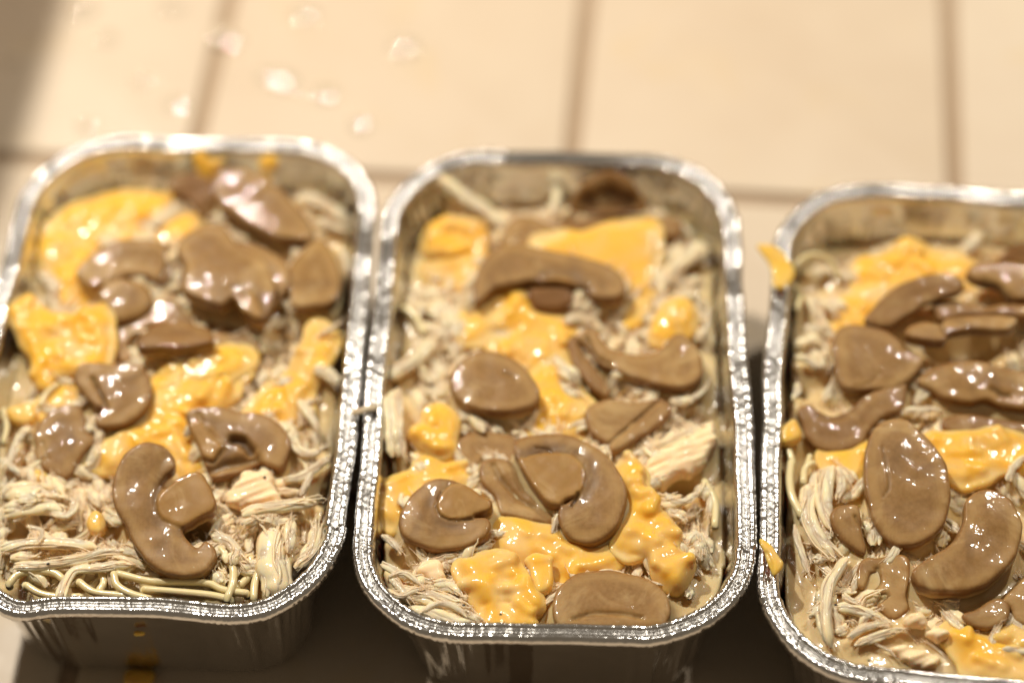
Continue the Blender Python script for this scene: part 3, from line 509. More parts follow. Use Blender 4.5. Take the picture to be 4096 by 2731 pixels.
    dict(k='chunk', pan=0, label='smooth chicken chunk with a black pepper speck in the leftmost pan', o=[-6.04,-7.56,4.42], sl=(0,0.15), T=0.4, pts=[(-70,-17),(-40,25),(-26,46),(13,49),(36,44),(49,5),(61,-30),(31,-41),(-8,-38),(-46,-41)]),
    dict(k='chunk', pan=2, label='larger white chicken crumb under the kidney-shaped mushroom in the rightmost pan', o=[8.73,-11.51,4.4], sl=(0,0.1), T=0.25, pts=[(-24,4),(-3,21),(18,15),(24,-7),(6,-18),(-21,-14)], lump=0.12),
    dict(k='chunk', pan=2, label='smaller white chicken crumb right of the larger one in the rightmost pan', o=[9.15,-11.82,4.3], sl=(0,0.1), T=0.25, pts=[(-27,7),(-4,16),(25,9),(25,-12),(3,-15),(-21,-5)], lump=0.12),
    dict(k='chunk', pan=1, label='frayed chicken flap at the front left of the middle pan', o=[-1.98,-9.9,4.4], sl=(0,0.15), T=0.2, pts=[(-34,-2),(-23,18),(0,26),(26,17),(33,-16),(14,-28),(-16,-15)], lump=0.1),
    dict(k='chunk', pan=1, label='angular chicken chunk at the right wall of the middle pan', o=[3.89,-6.88,4.3], sl=(0.0,0.1), T=0.4, pts=[(-84,-4),(-36,25),(29,59),(78,94),(83,53),(60,0),(22,-39),(-21,-51),(-50,-76),(-79,-58)], lump=0.08),
    dict(k='chunk', pan=2, label='flat wet chicken piece in the front sauce of the rightmost pan', o=[8.69,-12.28,4.12], sl=(0,0.06), T=0.25, pts=[(-58,25),(-22,26),(15,13),(48,-3),(38,-21),(10,-29),(-32,-10)], lump=0.06),
    dict(k='shred', pan=0, w=0.248, pts=[(-11.4,-9.37,4.3),(-10.76,-9.39,4.3),(-10.02,-9.28,4.3),(-9.39,-9.12,4.3),(-8.75,-9.1,4.3)], label='long chicken shred in front of the small oval yellow cheese crumb, leftmost pan'),
    dict(k='shred', pan=0, w=0.248, pts=[(-10.26,-10.38,4.45),(-10.14,-9.84,4.35),(-9.99,-9.55,4.3),(-9.58,-9.52,4.3),(-9.06,-9.45,4.3),(-8.61,-9.42,4.3)], label='long chicken shred in front of the yellow cheese sliver, leftmost pan'),
    dict(k='shred', pan=0, w=0.29, pts=[(-11.78,-8.89,4.2),(-11.23,-8.73,4.2),(-10.54,-8.75,4.2),(-9.88,-8.86,4.2),(-9.49,-8.97,4.2)], label='long chicken shred left of the small oval yellow cheese crumb, leftmost pan'),
    dict(k='shred', pan=0, w=0.703, pts=[(-5.45,-10.37,4.3),(-5.51,-9.69,4.35),(-5.54,-9.02,4.35),(-5.52,-8.48,4.35)], label='broad chicken shred in front of the smooth chicken chunk, leftmost pan'),
    dict(k='shred', pan=0, w=0.248, pts=[(-5.14,-9.37,4.45),(-5.16,-8.83,4.45),(-5.14,-8.37,4.45)], label='chicken shred in front of the smooth chicken chunk, leftmost pan'),
    dict(k='shred', pan=0, w=0.331, pts=[(-6.27,-8.32,4.5),(-5.86,-8.2,4.5),(-5.26,-8.08,4.5),(-4.5,-7.95,4.5)], label='chicken shred in front of the hooked mushroom slice, leftmost pan'),
    dict(k='shred', pan=0, w=0.207, pts=[(-6.3,-8.56,4.45),(-5.86,-8.4,4.45),(-5.52,-8.36,4.45)], label='short thin chicken shred in front of the smooth chicken chunk, leftmost pan'),
    dict(k='shred', pan=0, w=0.29, pts=[(-7.0,-8.67,4.3),(-6.57,-8.91,4.3),(-6.36,-9.23,4.3),(-6.2,-9.55,4.3)], label='chicken shred right of the small oval yellow cheese crumb, leftmost pan'),
    dict(k='shred', pan=0, w=0.372, pts=[(-5.08,-9.57,4.2),(-4.75,-9.31,4.2),(-4.57,-8.86,4.2),(-4.55,-8.27,4.2)], label='chicken shred in front of the melted yellow cheese strip, leftmost pan'),
    dict(k='shred', pan=0, w=0.248, pts=[(-5.42,-7.24,4.3),(-5.0,-7.16,4.3),(-4.62,-6.89,4.3),(-4.28,-6.62,4.3)], label='chicken shred right of the smooth chicken chunk, leftmost pan'),
    dict(k='shred', pan=0, w=0.207, pts=[(-5.13,-4.86,4.2),(-4.88,-5.27,4.2),(-4.59,-5.81,4.2)], label='thin chicken shred in front of the melted yellow cheese strip, leftmost pan'),
    dict(k='shred', pan=0, w=0.248, pts=[(-5.22,-5.65,4.2),(-5.16,-6.23,4.2),(-4.84,-6.48,4.2),(-4.42,-6.26,4.2)], label='chicken shred right of the hooked mushroom slice, leftmost pan'),
    dict(k='shred', pan=0, w=0.166, pts=[(-4.98,-7.72,4.3),(-4.84,-7.36,4.3),(-4.74,-6.98,4.3)], label='short thin chicken shred right of the smooth chicken chunk, leftmost pan'),
    dict(k='shred', pan=0, w=0.207, pts=[(-11.94,-6.69,4.25),(-11.8,-6.27,4.25),(-11.69,-5.79,4.25),(-11.49,-5.51,4.25)], label='thin chicken shred behind the yellow cheese sliver, leftmost pan'),
    dict(k='shred', pan=0, w=0.186, pts=[(-12.06,-6.36,4.25),(-11.8,-6.6,4.25),(-11.49,-6.9,4.25)], label='short thin chicken shred left of the yellow cheese sliver, leftmost pan'),
    dict(k='shred', pan=0, w=0.497, pts=[(-11.84,-7.32,4.2),(-11.38,-7.29,4.2),(-10.87,-7.36,4.2),(-10.4,-7.47,4.2)], label='chicken shred in front of the yellow cheese sliver, leftmost pan'),
    dict(k='shred', pan=0, w=0.455, pts=[(-11.83,-7.79,4.2),(-11.45,-7.71,4.2),(-10.96,-7.68,4.2),(-10.44,-7.84,4.2)], label='chicken shred left of the small oval yellow cheese crumb, leftmost pan'),
    dict(k='shred', pan=0, w=0.103, pts=[(-11.21,-8.34,4.3),(-10.85,-8.49,4.3),(-10.9,-8.8,4.3)], label='short thin chicken shred left of the small oval yellow cheese crumb, leftmost pan'),
    dict(k='shred', pan=0, w=0.207, pts=[(-10.73,-7.95,4.25),(-10.33,-8.06,4.25),(-10.21,-7.79,4.25),(-10.28,-7.41,4.25)], label='thin chicken shred left of the small oval yellow cheese crumb, leftmost pan'),
    dict(k='shred', pan=0, w=0.372, pts=[(-5.44,1.97,3.85),(-5.01,1.84,3.85),(-4.48,1.48,3.85),(-4.13,1.12,3.85)], label='chicken shred right of the narrow yellow cheese shard, leftmost pan'),
    dict(k='shred', pan=0, w=0.248, pts=[(-4.9,1.11,3.9),(-4.46,0.86,3.9),(-4.08,0.74,3.9)], label='short chicken shred right of the narrow yellow cheese shard, leftmost pan'),
    dict(k='shred', pan=0, w=0.207, pts=[(-4.31,0.1,4.0),(-4.09,-0.46,4.0),(-4.04,-0.9,4.0)], label='thin chicken shred behind the pale mushroom slice, leftmost pan'),
    dict(k='shred', pan=0, w=0.124, pts=[(-4.74,-3.03,4.3),(-4.38,-2.83,4.3),(-4.1,-2.53,4.3)], label='short thin chicken shred in front of the pale mushroom slice, leftmost pan'),
    dict(k='shred', pan=0, w=0.331, pts=[(-4.8,-3.87,4.2),(-4.48,-4.08,4.2),(-4.15,-4.4,4.2)], label='short chicken shred right of the melted yellow cheese strip, leftmost pan'),
    dict(k='shred', pan=0, w=0.372, pts=[(-11.8,-0.45,3.95),(-11.52,-0.68,3.95),(-11.31,-1.12,3.95)], label='short chicken shred in front of the broad melted yellow cheese patch, leftmost pan'),
    dict(k='shred', pan=0, w=0.372, pts=[(-9.17,0.71,3.9),(-8.95,1.21,3.9),(-8.59,1.59,3.9),(-8.3,1.75,3.9)], label='chicken shred left of the small yellow cheese strip, leftmost pan'),
    dict(k='shred', pan=1, w=0.331, pts=[(-1.72,1.99,4.5),(-1.3,1.67,4.3),(-0.88,1.33,4.15),(-0.38,0.99,4.0),(-0.09,0.68,3.95)], label='chicken shred behind the curled bright yellow cheese knot, middle pan'),
    dict(k='shred', pan=1, w=0.248, pts=[(1.23,2.1,3.9),(1.26,1.67,3.8),(1.06,1.05,3.8)], label='chicken shred behind the pale mushroom slice blurred, middle pan'),
    dict(k='shred', pan=1, w=0.331, pts=[(-2.33,-2.03,3.9),(-2.42,-1.6,3.9),(-2.0,-1.46,3.9),(-1.5,-1.42,3.9)], label='chicken shred in front of the pale melted cheese, middle pan'),
    dict(k='shred', pan=1, w=0.497, pts=[(-2.04,-1.91,4.0),(-1.67,-2.19,4.0),(-1.34,-2.63,4.0),(-1.43,-3.14,4.0)], label='chicken shred left of the stringy melted cheese, middle pan'),
    dict(k='shred', pan=1, w=0.414, pts=[(-3.12,-4.18,4.1),(-2.72,-3.94,4.1),(-2.24,-3.55,4.1),(-1.83,-2.95,4.1)], label='chicken shred left of the round thick mushroom disc, middle pan'),
    dict(k='shred', pan=1, w=0.455, pts=[(4.9,-0.03,3.9),(4.53,-0.46,3.9),(4.18,-0.77,3.9),(3.89,-1.3,3.9)], label='chicken shred right of the flat yellow cheese sheet, middle pan'),
    dict(k='shred', pan=1, w=0.372, pts=[(3.79,-0.32,3.9),(3.62,-0.97,3.9),(3.79,-1.68,3.9)], label='chicken shred behind the yellow cheese sliver, middle pan'),
    dict(k='shred', pan=1, w=0.124, pts=[(4.85,-2.25,4.1),(4.81,-2.78,4.1),(4.61,-3.29,4.1)], label='thin chicken shred right of the lumpy yellow cheese nugget, middle pan'),
    dict(k='shred', pan=1, w=0.248, pts=[(1.27,-2.73,4.2),(1.6,-2.58,4.2),(1.91,-2.8,4.2)], label='short chicken shred in front of the reddish-brown stem stub, middle pan'),
    dict(k='shred', pan=1, w=0.29, pts=[(1.03,-3.75,4.2),(1.25,-4.17,4.2),(1.43,-4.68,4.2)], label='chicken shred left of the narrow mushroom strip, middle pan'),
    dict(k='shred', pan=1, w=0.29, pts=[(1.05,-4.42,4.15),(1.27,-4.73,4.15),(1.58,-5.04,4.15)], label='short chicken shred behind the soft melted cheese, middle pan'),
    dict(k='shred', pan=1, w=0.414, pts=[(-2.89,-4.79,4.4),(-2.81,-5.59,4.4),(-2.77,-6.18,4.35),(-2.69,-6.7,4.2)], label='chicken shred left of the lumpy yellow curd, middle pan'),
    dict(k='shred', pan=1, w=0.166, pts=[(-3.81,-5.66,4.68),(-3.5,-5.56,4.66),(-3.13,-5.23,4.4)], label='short chicken shred lying across the left rim of the middle pan'),
    dict(k='shred', pan=1, w=0.207, pts=[(-3.07,-9.67,4.4),(-2.73,-9.91,4.4),(-2.28,-10.14,4.4),(-1.84,-10.2,4.4)], label='thin chicken shred left of the frayed chicken flap, middle pan'),
    dict(k='shred', pan=1, w=0.455, pts=[(-2.84,-10.4,4.35),(-2.28,-10.5,4.35),(-1.73,-10.65,4.35),(-1.17,-10.93,4.35)], label='chicken shred in front of the frayed chicken flap, middle pan'),
    dict(k='shred', pan=1, w=0.331, pts=[(-2.54,-10.93,4.35),(-2.1,-10.99,4.35),(-1.55,-11.18,4.35),(-1.11,-11.32,4.35)], label='chicken shred left of the big knobbly yellow cheese curd, middle pan'),
    dict(k='shred', pan=1, w=0.207, pts=[(-2.88,-9.99,4.4),(-2.65,-10.35,4.4),(-2.43,-10.7,4.4)], label='short thin chicken shred left of the frayed chicken flap, middle pan'),
    dict(k='shred', pan=1, w=0.248, pts=[(-1.99,-10.34,4.35),(-1.54,-10.31,4.35),(-1.25,-10.58,4.35)], label='short chicken shred in front of the frayed chicken flap, middle pan'),
    dict(k='shred', pan=1, w=0.248, pts=[(-1.4,-10.81,4.3),(-1.03,-11.04,4.3),(-0.85,-11.26,4.3)], label='short chicken shred left of the big knobbly yellow cheese curd, middle pan'),
    dict(k='shred', pan=1, w=0.124, pts=[(-2.91,-10.07,4.45),(-2.54,-9.99,4.45),(-2.17,-10.31,4.45)], label='short thin chicken shred in front of the round curled mushroom slice, middle pan'),
    dict(k='shred', pan=1, w=0.145, pts=[(-3.02,-10.35,4.42),(-2.65,-10.58,4.42),(-2.35,-10.46,4.42),(-2.06,-10.34,4.42)], label='thin chicken shred in front of the round curled mushroom slice, middle pan'),
    dict(k='shred', pan=1, w=0.166, pts=[(-2.2,-11.03,4.42),(-1.84,-10.82,4.42),(-1.47,-10.88,4.42),(-1.17,-11.19,4.42)], label='thin chicken shred in front of the frayed chicken flap, middle pan'),
    dict(k='shred', pan=1, w=0.29, pts=[(2.75,-6.75,4.2),(3.35,-6.53,4.2),(3.96,-6.22,4.2),(4.56,-5.95,4.2)], label='chicken shred behind the angular chicken chunk, middle pan'),
    dict(k='shred', pan=1, w=0.414, pts=[(2.93,-7.65,4.2),(3.3,-7.34,4.2),(3.62,-7.11,4.2)], label='short chicken shred left of the angular chicken chunk, middle pan'),
    dict(k='shred', pan=1, w=0.207, pts=[(3.42,-7.86,4.2),(3.67,-8.1,4.2),(3.98,-8.06,4.2),(4.16,-7.79,4.2)], label='short thin chicken shred in front of the angular chicken chunk, middle pan'),
    dict(k='shred', pan=1, w=0.207, pts=[(4.29,-7.62,4.15),(4.45,-8.0,4.15),(4.41,-8.55,4.15)], label='short thin chicken shred right of the knobbly trail, middle pan'),
    dict(k='shred', pan=1, w=0.29, pts=[(3.82,-9.26,4.15),(4.07,-8.99,4.15),(4.11,-9.54,4.15)], label='short chicken shred right of the knobbly trail, middle pan'),
    dict(k='shred', pan=1, w=0.166, pts=[(4.14,-5.25,4.2),(4.48,-4.96,4.2),(4.66,-4.67,4.2)], label='short thin chicken shred right of the thick curved mushroom slice, middle pan'),
    dict(k='shred', pan=1, w=0.166, pts=[(-3.09,-8.85,4.3),(-2.86,-9.04,4.3),(-2.63,-9.36,4.3)], label='short thin chicken shred left of the round curled mushroom slice, middle pan'),
    dict(k='shred', pan=1, w=0.248, pts=[(3.44,-8.21,4.1),(3.66,-8.4,4.1),(3.88,-8.5,4.1)], label='short chicken shred in front of the angular chicken chunk, middle pan'),
    dict(k='shred', pan=2, w=0.248, pts=[(7.38,-1.98,4.1),(7.45,-2.46,4.1),(7.47,-2.85,4.1)], label='short chicken shred left of the melted yellow cheese spread, rightmost pan'),
    dict(k='shred', pan=2, w=0.248, pts=[(7.67,-2.15,4.1),(7.88,-2.47,4.1),(7.98,-2.63,4.1)], label='short chicken shred behind the broad smooth mushroom slice, rightmost pan'),
    dict(k='shred', pan=2, w=0.31, pts=[(6.89,-3.69,4.2),(7.21,-3.47,4.2),(7.51,-3.55,4.2)], label='short chicken shred left of the broad smooth mushroom slice, rightmost pan'),
    dict(k='shred', pan=2, w=0.248, pts=[(6.79,-4.03,4.25),(7.08,-4.11,4.25),(7.36,-4.35,4.25),(7.52,-3.98,4.25)], label='chicken shred left of the broad smooth mushroom slice, rightmost pan'),
    dict(k='shred', pan=2, w=0.279, pts=[(8.25,-1.44,3.95),(8.45,-1.33,3.95),(8.63,-1.42,3.95)], label='short chicken shred left of the thin mushroom strip, rightmost pan'),
    dict(k='shred', pan=2, w=0.341, pts=[(11.33,-0.58,3.9),(11.68,-0.34,3.9),(11.9,0.07,3.9)], label='short chicken shred left of the orange-brown mushroom edge, rightmost pan'),
    dict(k='shred', pan=2, w=0.248, pts=[(7.13,-3.08,4.2),(7.37,-3.16,4.2),(7.62,-3.05,4.2)], label='short chicken shred behind the dark folded mushroom slice, rightmost pan'),
    dict(k='shred', pan=2, w=0.171, pts=[(6.59,-5.37,4.3),(6.76,-5.08,4.3),(6.74,-4.82,4.3)], label='short thin chicken shred behind the small yellow cheese lump, rightmost pan'),
    dict(k='shred', pan=2, w=0.186, pts=[(9.17,-5.72,4.2),(9.59,-5.66,4.2),(10.08,-5.72,4.2)], label='short thin chicken shred left of the wavy-edged mushroom slice, rightmost pan'),
    dict(k='shred', pan=2, w=0.403, pts=[(6.8,-7.72,4.25),(6.67,-8.24,4.25),(6.63,-8.65,4.25),(6.74,-9.13,4.25),(6.93,-9.48,4.25),(7.14,-9.82,4.25)], label='broad curved chicken strip with pink stripes at the left of the rightmost pan'),
    dict(k='shred', pan=2, w=0.341, pts=[(7.24,-7.31,4.35),(7.1,-7.77,4.35),(7.02,-8.25,4.35),(7.06,-8.66,4.35),(7.21,-9.15,4.35)], label='chicken shred behind the small tilted mushroom piece, rightmost pan'),
    dict(k='shred', pan=2, w=0.186, pts=[(7.44,-7.32,4.3),(7.48,-7.78,4.3),(7.34,-8.26,4.3)], label='short thin chicken shred in front of the pale melted cheese, rightmost pan'),
    dict(k='shred', pan=2, w=0.186, pts=[(11.33,-7.84,4.25),(11.54,-7.43,4.25),(11.84,-7.19,4.25)], label='short thin chicken shred right of the glossy yellow cheese pool, rightmost pan'),
    dict(k='shred', pan=2, w=0.171, pts=[(6.3,-8.79,4.15),(6.34,-9.23,4.15),(6.43,-9.71,4.15),(6.53,-10.18,4.15)], label='thin chicken shred left of the small tilted mushroom piece, rightmost pan'),
    dict(k='shred', pan=2, w=0.248, pts=[(7.42,-9.81,4.3),(7.16,-10.16,4.3),(6.93,-10.47,4.28),(6.81,-10.92,4.28),(6.75,-11.41,4.28),(6.77,-11.78,4.22),(6.88,-12.1,4.1)], label='long slender chicken shred hanging along the front sauce of the rightmost pan'),
    dict(k='shred', pan=2, w=0.248, pts=[(7.04,-11.08,4.2),(7.31,-11.09,4.2),(7.63,-11.23,4.2),(7.94,-11.4,4.2)], label='short chicken shred in front of the sauce-coated crumpled mushroom, rightmost pan'),
    dict(k='shred', pan=2, w=0.186, pts=[(7.17,-11.85,4.2),(7.53,-11.61,4.2),(7.87,-11.52,4.2),(8.15,-11.5,4.2)], label='thin chicken shred left of the larger white chicken crumb, rightmost pan'),
    dict(k='shred', pan=2, w=0.217, pts=[(7.32,-12.02,4.15),(7.75,-11.84,4.15),(8.18,-11.69,4.15),(8.46,-11.67,4.15)], label='thin chicken shred left of the flat wet chicken piece, rightmost pan'),
    dict(k='shred', pan=2, w=0.186, pts=[(7.2,-10.69,4.15),(7.34,-10.86,4.15),(7.56,-10.93,4.15)], label='short thin chicken shred left of the sauce-coated crumpled mushroom, rightmost pan'),
    dict(k='shred', pan=2, w=0.186, pts=[(10.51,-12.25,4.2),(10.83,-12.29,4.2),(11.16,-12.33,4.2)], label='short thin chicken shred right of the deep yellow melted cheese, rightmost pan'),
    dict(k='noodle', pan=0, w=0.174, pts=[(-11.48,-9.81,4.2),(-11.32,-9.57,4.2),(-10.96,-9.48,4.2),(-10.5,-9.54,4.2),(-10.25,-9.74,4.2)], label='noodle strand in front of the small oval yellow cheese crumb, leftmost pan'),
    dict(k='noodle', pan=0, w=0.174, pts=[(-11.11,-9.83,4.18),(-10.75,-10.07,4.18),(-10.33,-10.17,4.18),(-9.84,-10.19,4.18)], label='noodle strand in front of the yellow cheese sliver, leftmost pan'),
    dict(k='noodle', pan=0, w=0.174, pts=[(-9.91,-9.8,4.2),(-9.55,-10.08,4.2),(-9.01,-10.18,4.2),(-8.52,-10.26,4.2)], label='noodle strand left of the smooth chicken chunk, leftmost pan'),
    dict(k='noodle', pan=0, w=0.174, pts=[(-9.45,-10.03,4.12),(-9.36,-9.77,4.12),(-9.46,-9.5,4.12)], label='short noodle strand in front of the small oval yellow cheese crumb, leftmost pan'),
    dict(k='noodle', pan=0, w=0.174, pts=[(-9.12,-9.66,4.28),(-9.02,-9.97,4.28),(-8.7,-10.2,4.28),(-8.24,-10.37,4.28)], label='noodle strand in front of the hooked mushroom slice, leftmost pan'),
    dict(k='noodle', pan=0, w=0.174, pts=[(-9.06,-9.62,4.22),(-8.29,-9.85,4.22),(-7.54,-9.89,4.22),(-6.97,-9.96,4.22),(-6.62,-10.14,4.22),(-6.1,-10.25,4.22)], label='long noodle strand in front of the smooth chicken chunk, leftmost pan'),
    dict(k='noodle', pan=0, w=0.174, pts=[(-8.42,-10.08,4.25),(-7.7,-10.17,4.25),(-6.95,-10.28,4.25),(-6.46,-10.41,4.25)], label='noodle strand in front of the smooth chicken chunk, leftmost pan'),
    dict(k='noodle', pan=0, w=0.174, pts=[(-6.75,-9.09,4.32),(-6.46,-9.55,4.32),(-6.41,-9.99,4.32),(-6.52,-10.43,4.32)], label='noodle strand right of the small oval yellow cheese crumb, leftmost pan'),
    dict(k='noodle', pan=0, w=0.174, pts=[(-6.87,-9.25,4.15),(-6.66,-9.7,4.15),(-6.34,-10.07,4.15)], label='short noodle strand in front of the smooth chicken chunk, leftmost pan'),
    dict(k='noodle', pan=0, w=0.174, pts=[(-5.94,-10.37,4.2),(-5.93,-9.94,4.2),(-5.8,-9.5,4.2)], label='short noodle strand in front of the hooked mushroom slice, leftmost pan'),
    dict(k='noodle', pan=0, w=0.148, pts=[(-12.08,-5.77,4.1),(-12.05,-5.33,4.1),(-12.19,-4.83,4.1)], label='short noodle strand left of the tiny yellow cheese cube, leftmost pan'),
    dict(k='noodle', pan=0, w=0.148, pts=[(-11.32,-4.71,4.1),(-11.2,-4.37,4.1),(-10.98,-4.12,4.1)], label='short noodle strand left of the yellow cheese smear, leftmost pan'),
    dict(k='noodle', pan=0, w=0.174, pts=[(-6.27,-9.95,4.1),(-6.06,-9.65,4.1),(-6.08,-9.2,4.1)], label='short noodle strand right of the small oval yellow cheese crumb, leftmost pan'),
    dict(k='noodle', pan=2, w=0.189, pts=[(6.4,-7.14,4.25),(6.32,-7.6,4.25),(6.33,-8.09,4.25),(6.48,-8.58,4.25)], label='noodle strand in front of the small yellow cheese lump, rightmost pan'),
    dict(k='noodle', pan=2, w=0.163, pts=[(6.39,-6.71,4.15),(6.44,-7.04,4.15),(6.36,-7.32,4.15)], label='short noodle strand in front of the small yellow cheese lump, rightmost pan'),
    dict(k='noodle', pan=2, w=0.163, pts=[(6.63,-7.68,4.25),(6.7,-7.33,4.25),(6.89,-7.16,4.25)], label='short noodle strand left of the pale melted cheese, rightmost pan'),
    dict(k='noodle', pan=2, w=0.15, pts=[(6.86,-6.94,4.2),(6.74,-7.26,4.2)], label='short noodle strand in front of the dark folded mushroom slice, rightmost pan'),
    dict(k='noodle', pan=2, w=0.15, pts=[(7.04,-1.24,4.2),(7.33,-1.01,4.35),(7.65,-0.94,4.35),(7.99,-1.07,4.2),(8.16,-1.36,4.0)], label='noodle strand left of the melted yellow cheese spread, rightmost pan'),
    dict(k='noodle', pan=2, w=0.15, pts=[(6.94,-1.68,4.15),(7.12,-2.05,4.15),(7.01,-2.48,4.15)], label='short noodle strand left of the melted yellow cheese spread, rightmost pan'),
    dict(k='noodle', pan=1, w=0.174, pts=[(-2.62,-1.95,4.0),(-2.33,-2.33,4.0),(-2.16,-2.75,4.0)], label='short noodle strand in front of the pale melted cheese, middle pan'),
    dict(k='noodle', pan=1, w=0.174, pts=[(4.37,-7.53,4.15),(4.56,-8.1,4.15),(4.51,-8.74,4.15)], label='noodle strand in front of the angular chicken chunk, middle pan'),
]
DROPS = [(-12.62, 13.2), (-10.09, 13.26), (-9.77, 13.13), (-11.83, 11.94), (-12.06, 8.36), (-8.42, 11.96), (-7.97, 11.67), (-6.92, 10.17), (-6.65, 10.21), (-6.42, 9.91), (-3.14, 11.32), (-2.93, 11.18), (-5.23, 9.34), (-4.19, 8.09), (-14.45, 11.05), (-10.68, 10.07), (-9.58, 9.11), (-5.93, 12.71)]
SPECKS = [(-5.8, -7.31, 4.47), (-1.23, -10.9, 4.45), (-0.42, -11.17, 4.47), (7.58, -12.42, 4.15), (7.0, -11.04, 4.25), (-10.6, -9.43, 4.35)]
PITS = [(11.05, -3.6, 1.0, 0.9), (3.88, -7.41, 0.42, 1.0), (1.99, -4.77, 0.45, 0.8), (-7.35, -8.48, 0.36, 0.9), (-4.79, -2.37, 0.35, 0.8), (6.72, -4.7, 0.25, 0.8), (-4.77, -7.98, 0.2, 0.7), (4.59, -0.69, 0.3, 0.8)]
# ------------------------------------------------------------------ countertop: grout bed and separate tiles
TILE_TH = -0.112134
TC, TS = math.cos(TILE_TH), math.sin(TILE_TH)
PITCH, GAP = 10.8, 0.42
TX0, TY0 = -9.70028, 5.62648
def tile_world(a, b):
    return (a * TC - b * TS, a * TS + b * TC)

counter = empty('countertop')
tag(counter, 'beige tiled countertop under the three foil pans', kind='structure')
gx, gy = 60, 50
cs = [tile_world(a, b) for a, b in ((TX0 - 3 * PITCH, TY0 - 4 * PITCH), (TX0 + 5 * PITCH, TY0 - 4 * PITCH), (TX0 + 5 * PITCH, TY0 + 4 * PITCH), (TX0 - 3 * PITCH, TY0 + 4 * PITCH))]
gv = [(x, y, -0.18) for x, y in cs] + [(x, y, -3.0) for x, y in cs]
mesh_obj('grout', gv, [(0, 1, 2, 3), (7, 6, 5, 4), (0, 4, 5, 1), (1, 5, 6, 2), (2, 6, 7, 3), (3, 7, 4, 0)], GROUT, counter, smooth=False)

def tile_mesh():
    bm = bmesh.new()
    s = (PITCH - GAP) / 2
    bmesh.ops.create_cube(bm, size=1.0)
    for v in bm.verts:
        v.co = Vector((v.co.x * 2 * s, v.co.y * 2 * s, -0.40 + (v.co.z + 0.5) * 0.40)) * CM
    ve = [e for e in bm.edges if abs(e.verts[0].co.z - e.verts[1].co.z) > 1e-5]
    bmesh.ops.bevel(bm, geom=ve, offset=0.22 * CM, segments=4, affect='EDGES', profile=0.5)
    te = [e for e in bm.edges if e.verts[0].co.z > -1e-5 and e.verts[1].co.z > -1e-5]
    bmesh.ops.bevel(bm, geom=te, offset=0.14 * CM, segments=4, affect='EDGES', profile=0.5)
    me = bpy.data.meshes.new('tile')
    bm.to_mesh(me); bm.free()
    me.polygons.foreach_set('use_smooth', np.ones(len(me.polygons), dtype=bool))
    me.materials.append(TILE)
    return me
TM = tile_mesh()
for i in range(-3, 5):
    for j in range(-4, 4):
        x, y = tile_world(TX0 + (i + 0.5) * PITCH, TY0 + (j + 0.5) * PITCH)
        o = bpy.data.objects.new('tile', TM)
        o.location = Vector((x, y, random.uniform(-0.02, 0.0))) * CM
        o.rotation_euler = (random.uniform(-.003, .003), random.uniform(-.003, .003), TILE_TH + random.uniform(-.004, .004))
        o.parent = counter
        scene.collection.objects.link(o)

# ------------------------------------------------------------------ foil pans
PANS = [dict(c=(-8.20, -3.72), rot=math.radians(-3.4), a=4.60, b=7.28, seed=11,
             label='leftmost foil loaf pan with dented front rim and noodles showing', dent=True),
        dict(c=(1.07, -4.62), rot=math.radians(-3.0), a=4.52, b=7.32, seed=23,
             label='middle foil loaf pan, the one wholly seen between two others', dent=False),
        dict(c=(10.42, -6.22), rot=math.radians(-6.8), a=4.55, b=7.32, seed=37,
             label='rightmost foil loaf pan, cut off by the right picture edge', dent=False)]
RIM_Z = 4.5
CORNER = 2.55

def pan_path(a, b, R, step):
    """rounded rectangle: points, outward normals, arc length, corner mask"""
    pts, nrm, cor = [], [], []
    def line(p, q, n):
        L = math.dist(p, q); k = max(2, int(L / step))
        for i in range(k):
            t = i / k
            pts.append((p[0] + (q[0] - p[0]) * t, p[1] + (q[1] - p[1]) * t)); nrm.append(n)
            cor.append(max(0.0, 1 - min(t, 1 - t) * L / 1.1))
    def arc(cx, cy, a0):
        k = max(4, int(R * math.pi / 2 / step))
        for i in range(k):
            t = a0 + math.pi / 2 * i / k
            pts.append((cx + R * math.cos(t), cy + R * math.sin(t))); nrm.append((math.cos(t), math.sin(t))); cor.append(1.0)
    line((a, -b + R), (a, b - R), (1, 0)); arc(a - R, b - R, 0)
    line((a - R, b), (-a + R, b), (0, 1)); arc(-a + R, b - R, math.pi / 2)
    line((-a, b - R), (-a, -b + R), (-1, 0)); arc(-a + R, -b + R, math.pi)
    line((-a + R, -b), (a - R, -b), (0, -1)); arc(a - R, -b + R, 1.5 * math.pi)
    P, Nn, Cm = np.array(pts), np.array(nrm), np.array(cor)
    s = np.concatenate([[0], np.cumsum(np.linalg.norm(np.diff(P, axis=0), axis=1))])
    return P, Nn, s, Cm

def pan_xy(pan, lx, ly):
    c, s = math.cos(pan['rot']), math.sin(pan['rot'])
    return pan['c'][0] + lx * c - ly * s, pan['c'][1] + lx * s + ly * c

def pan_local(pan, x, y):
    c, s = math.cos(pan['rot']), math.sin(pan['rot'])
    dx, dy = x - pan['c'][0], y - pan['c'][1]
    return dx * c + dy * s, -dx * s + dy * c

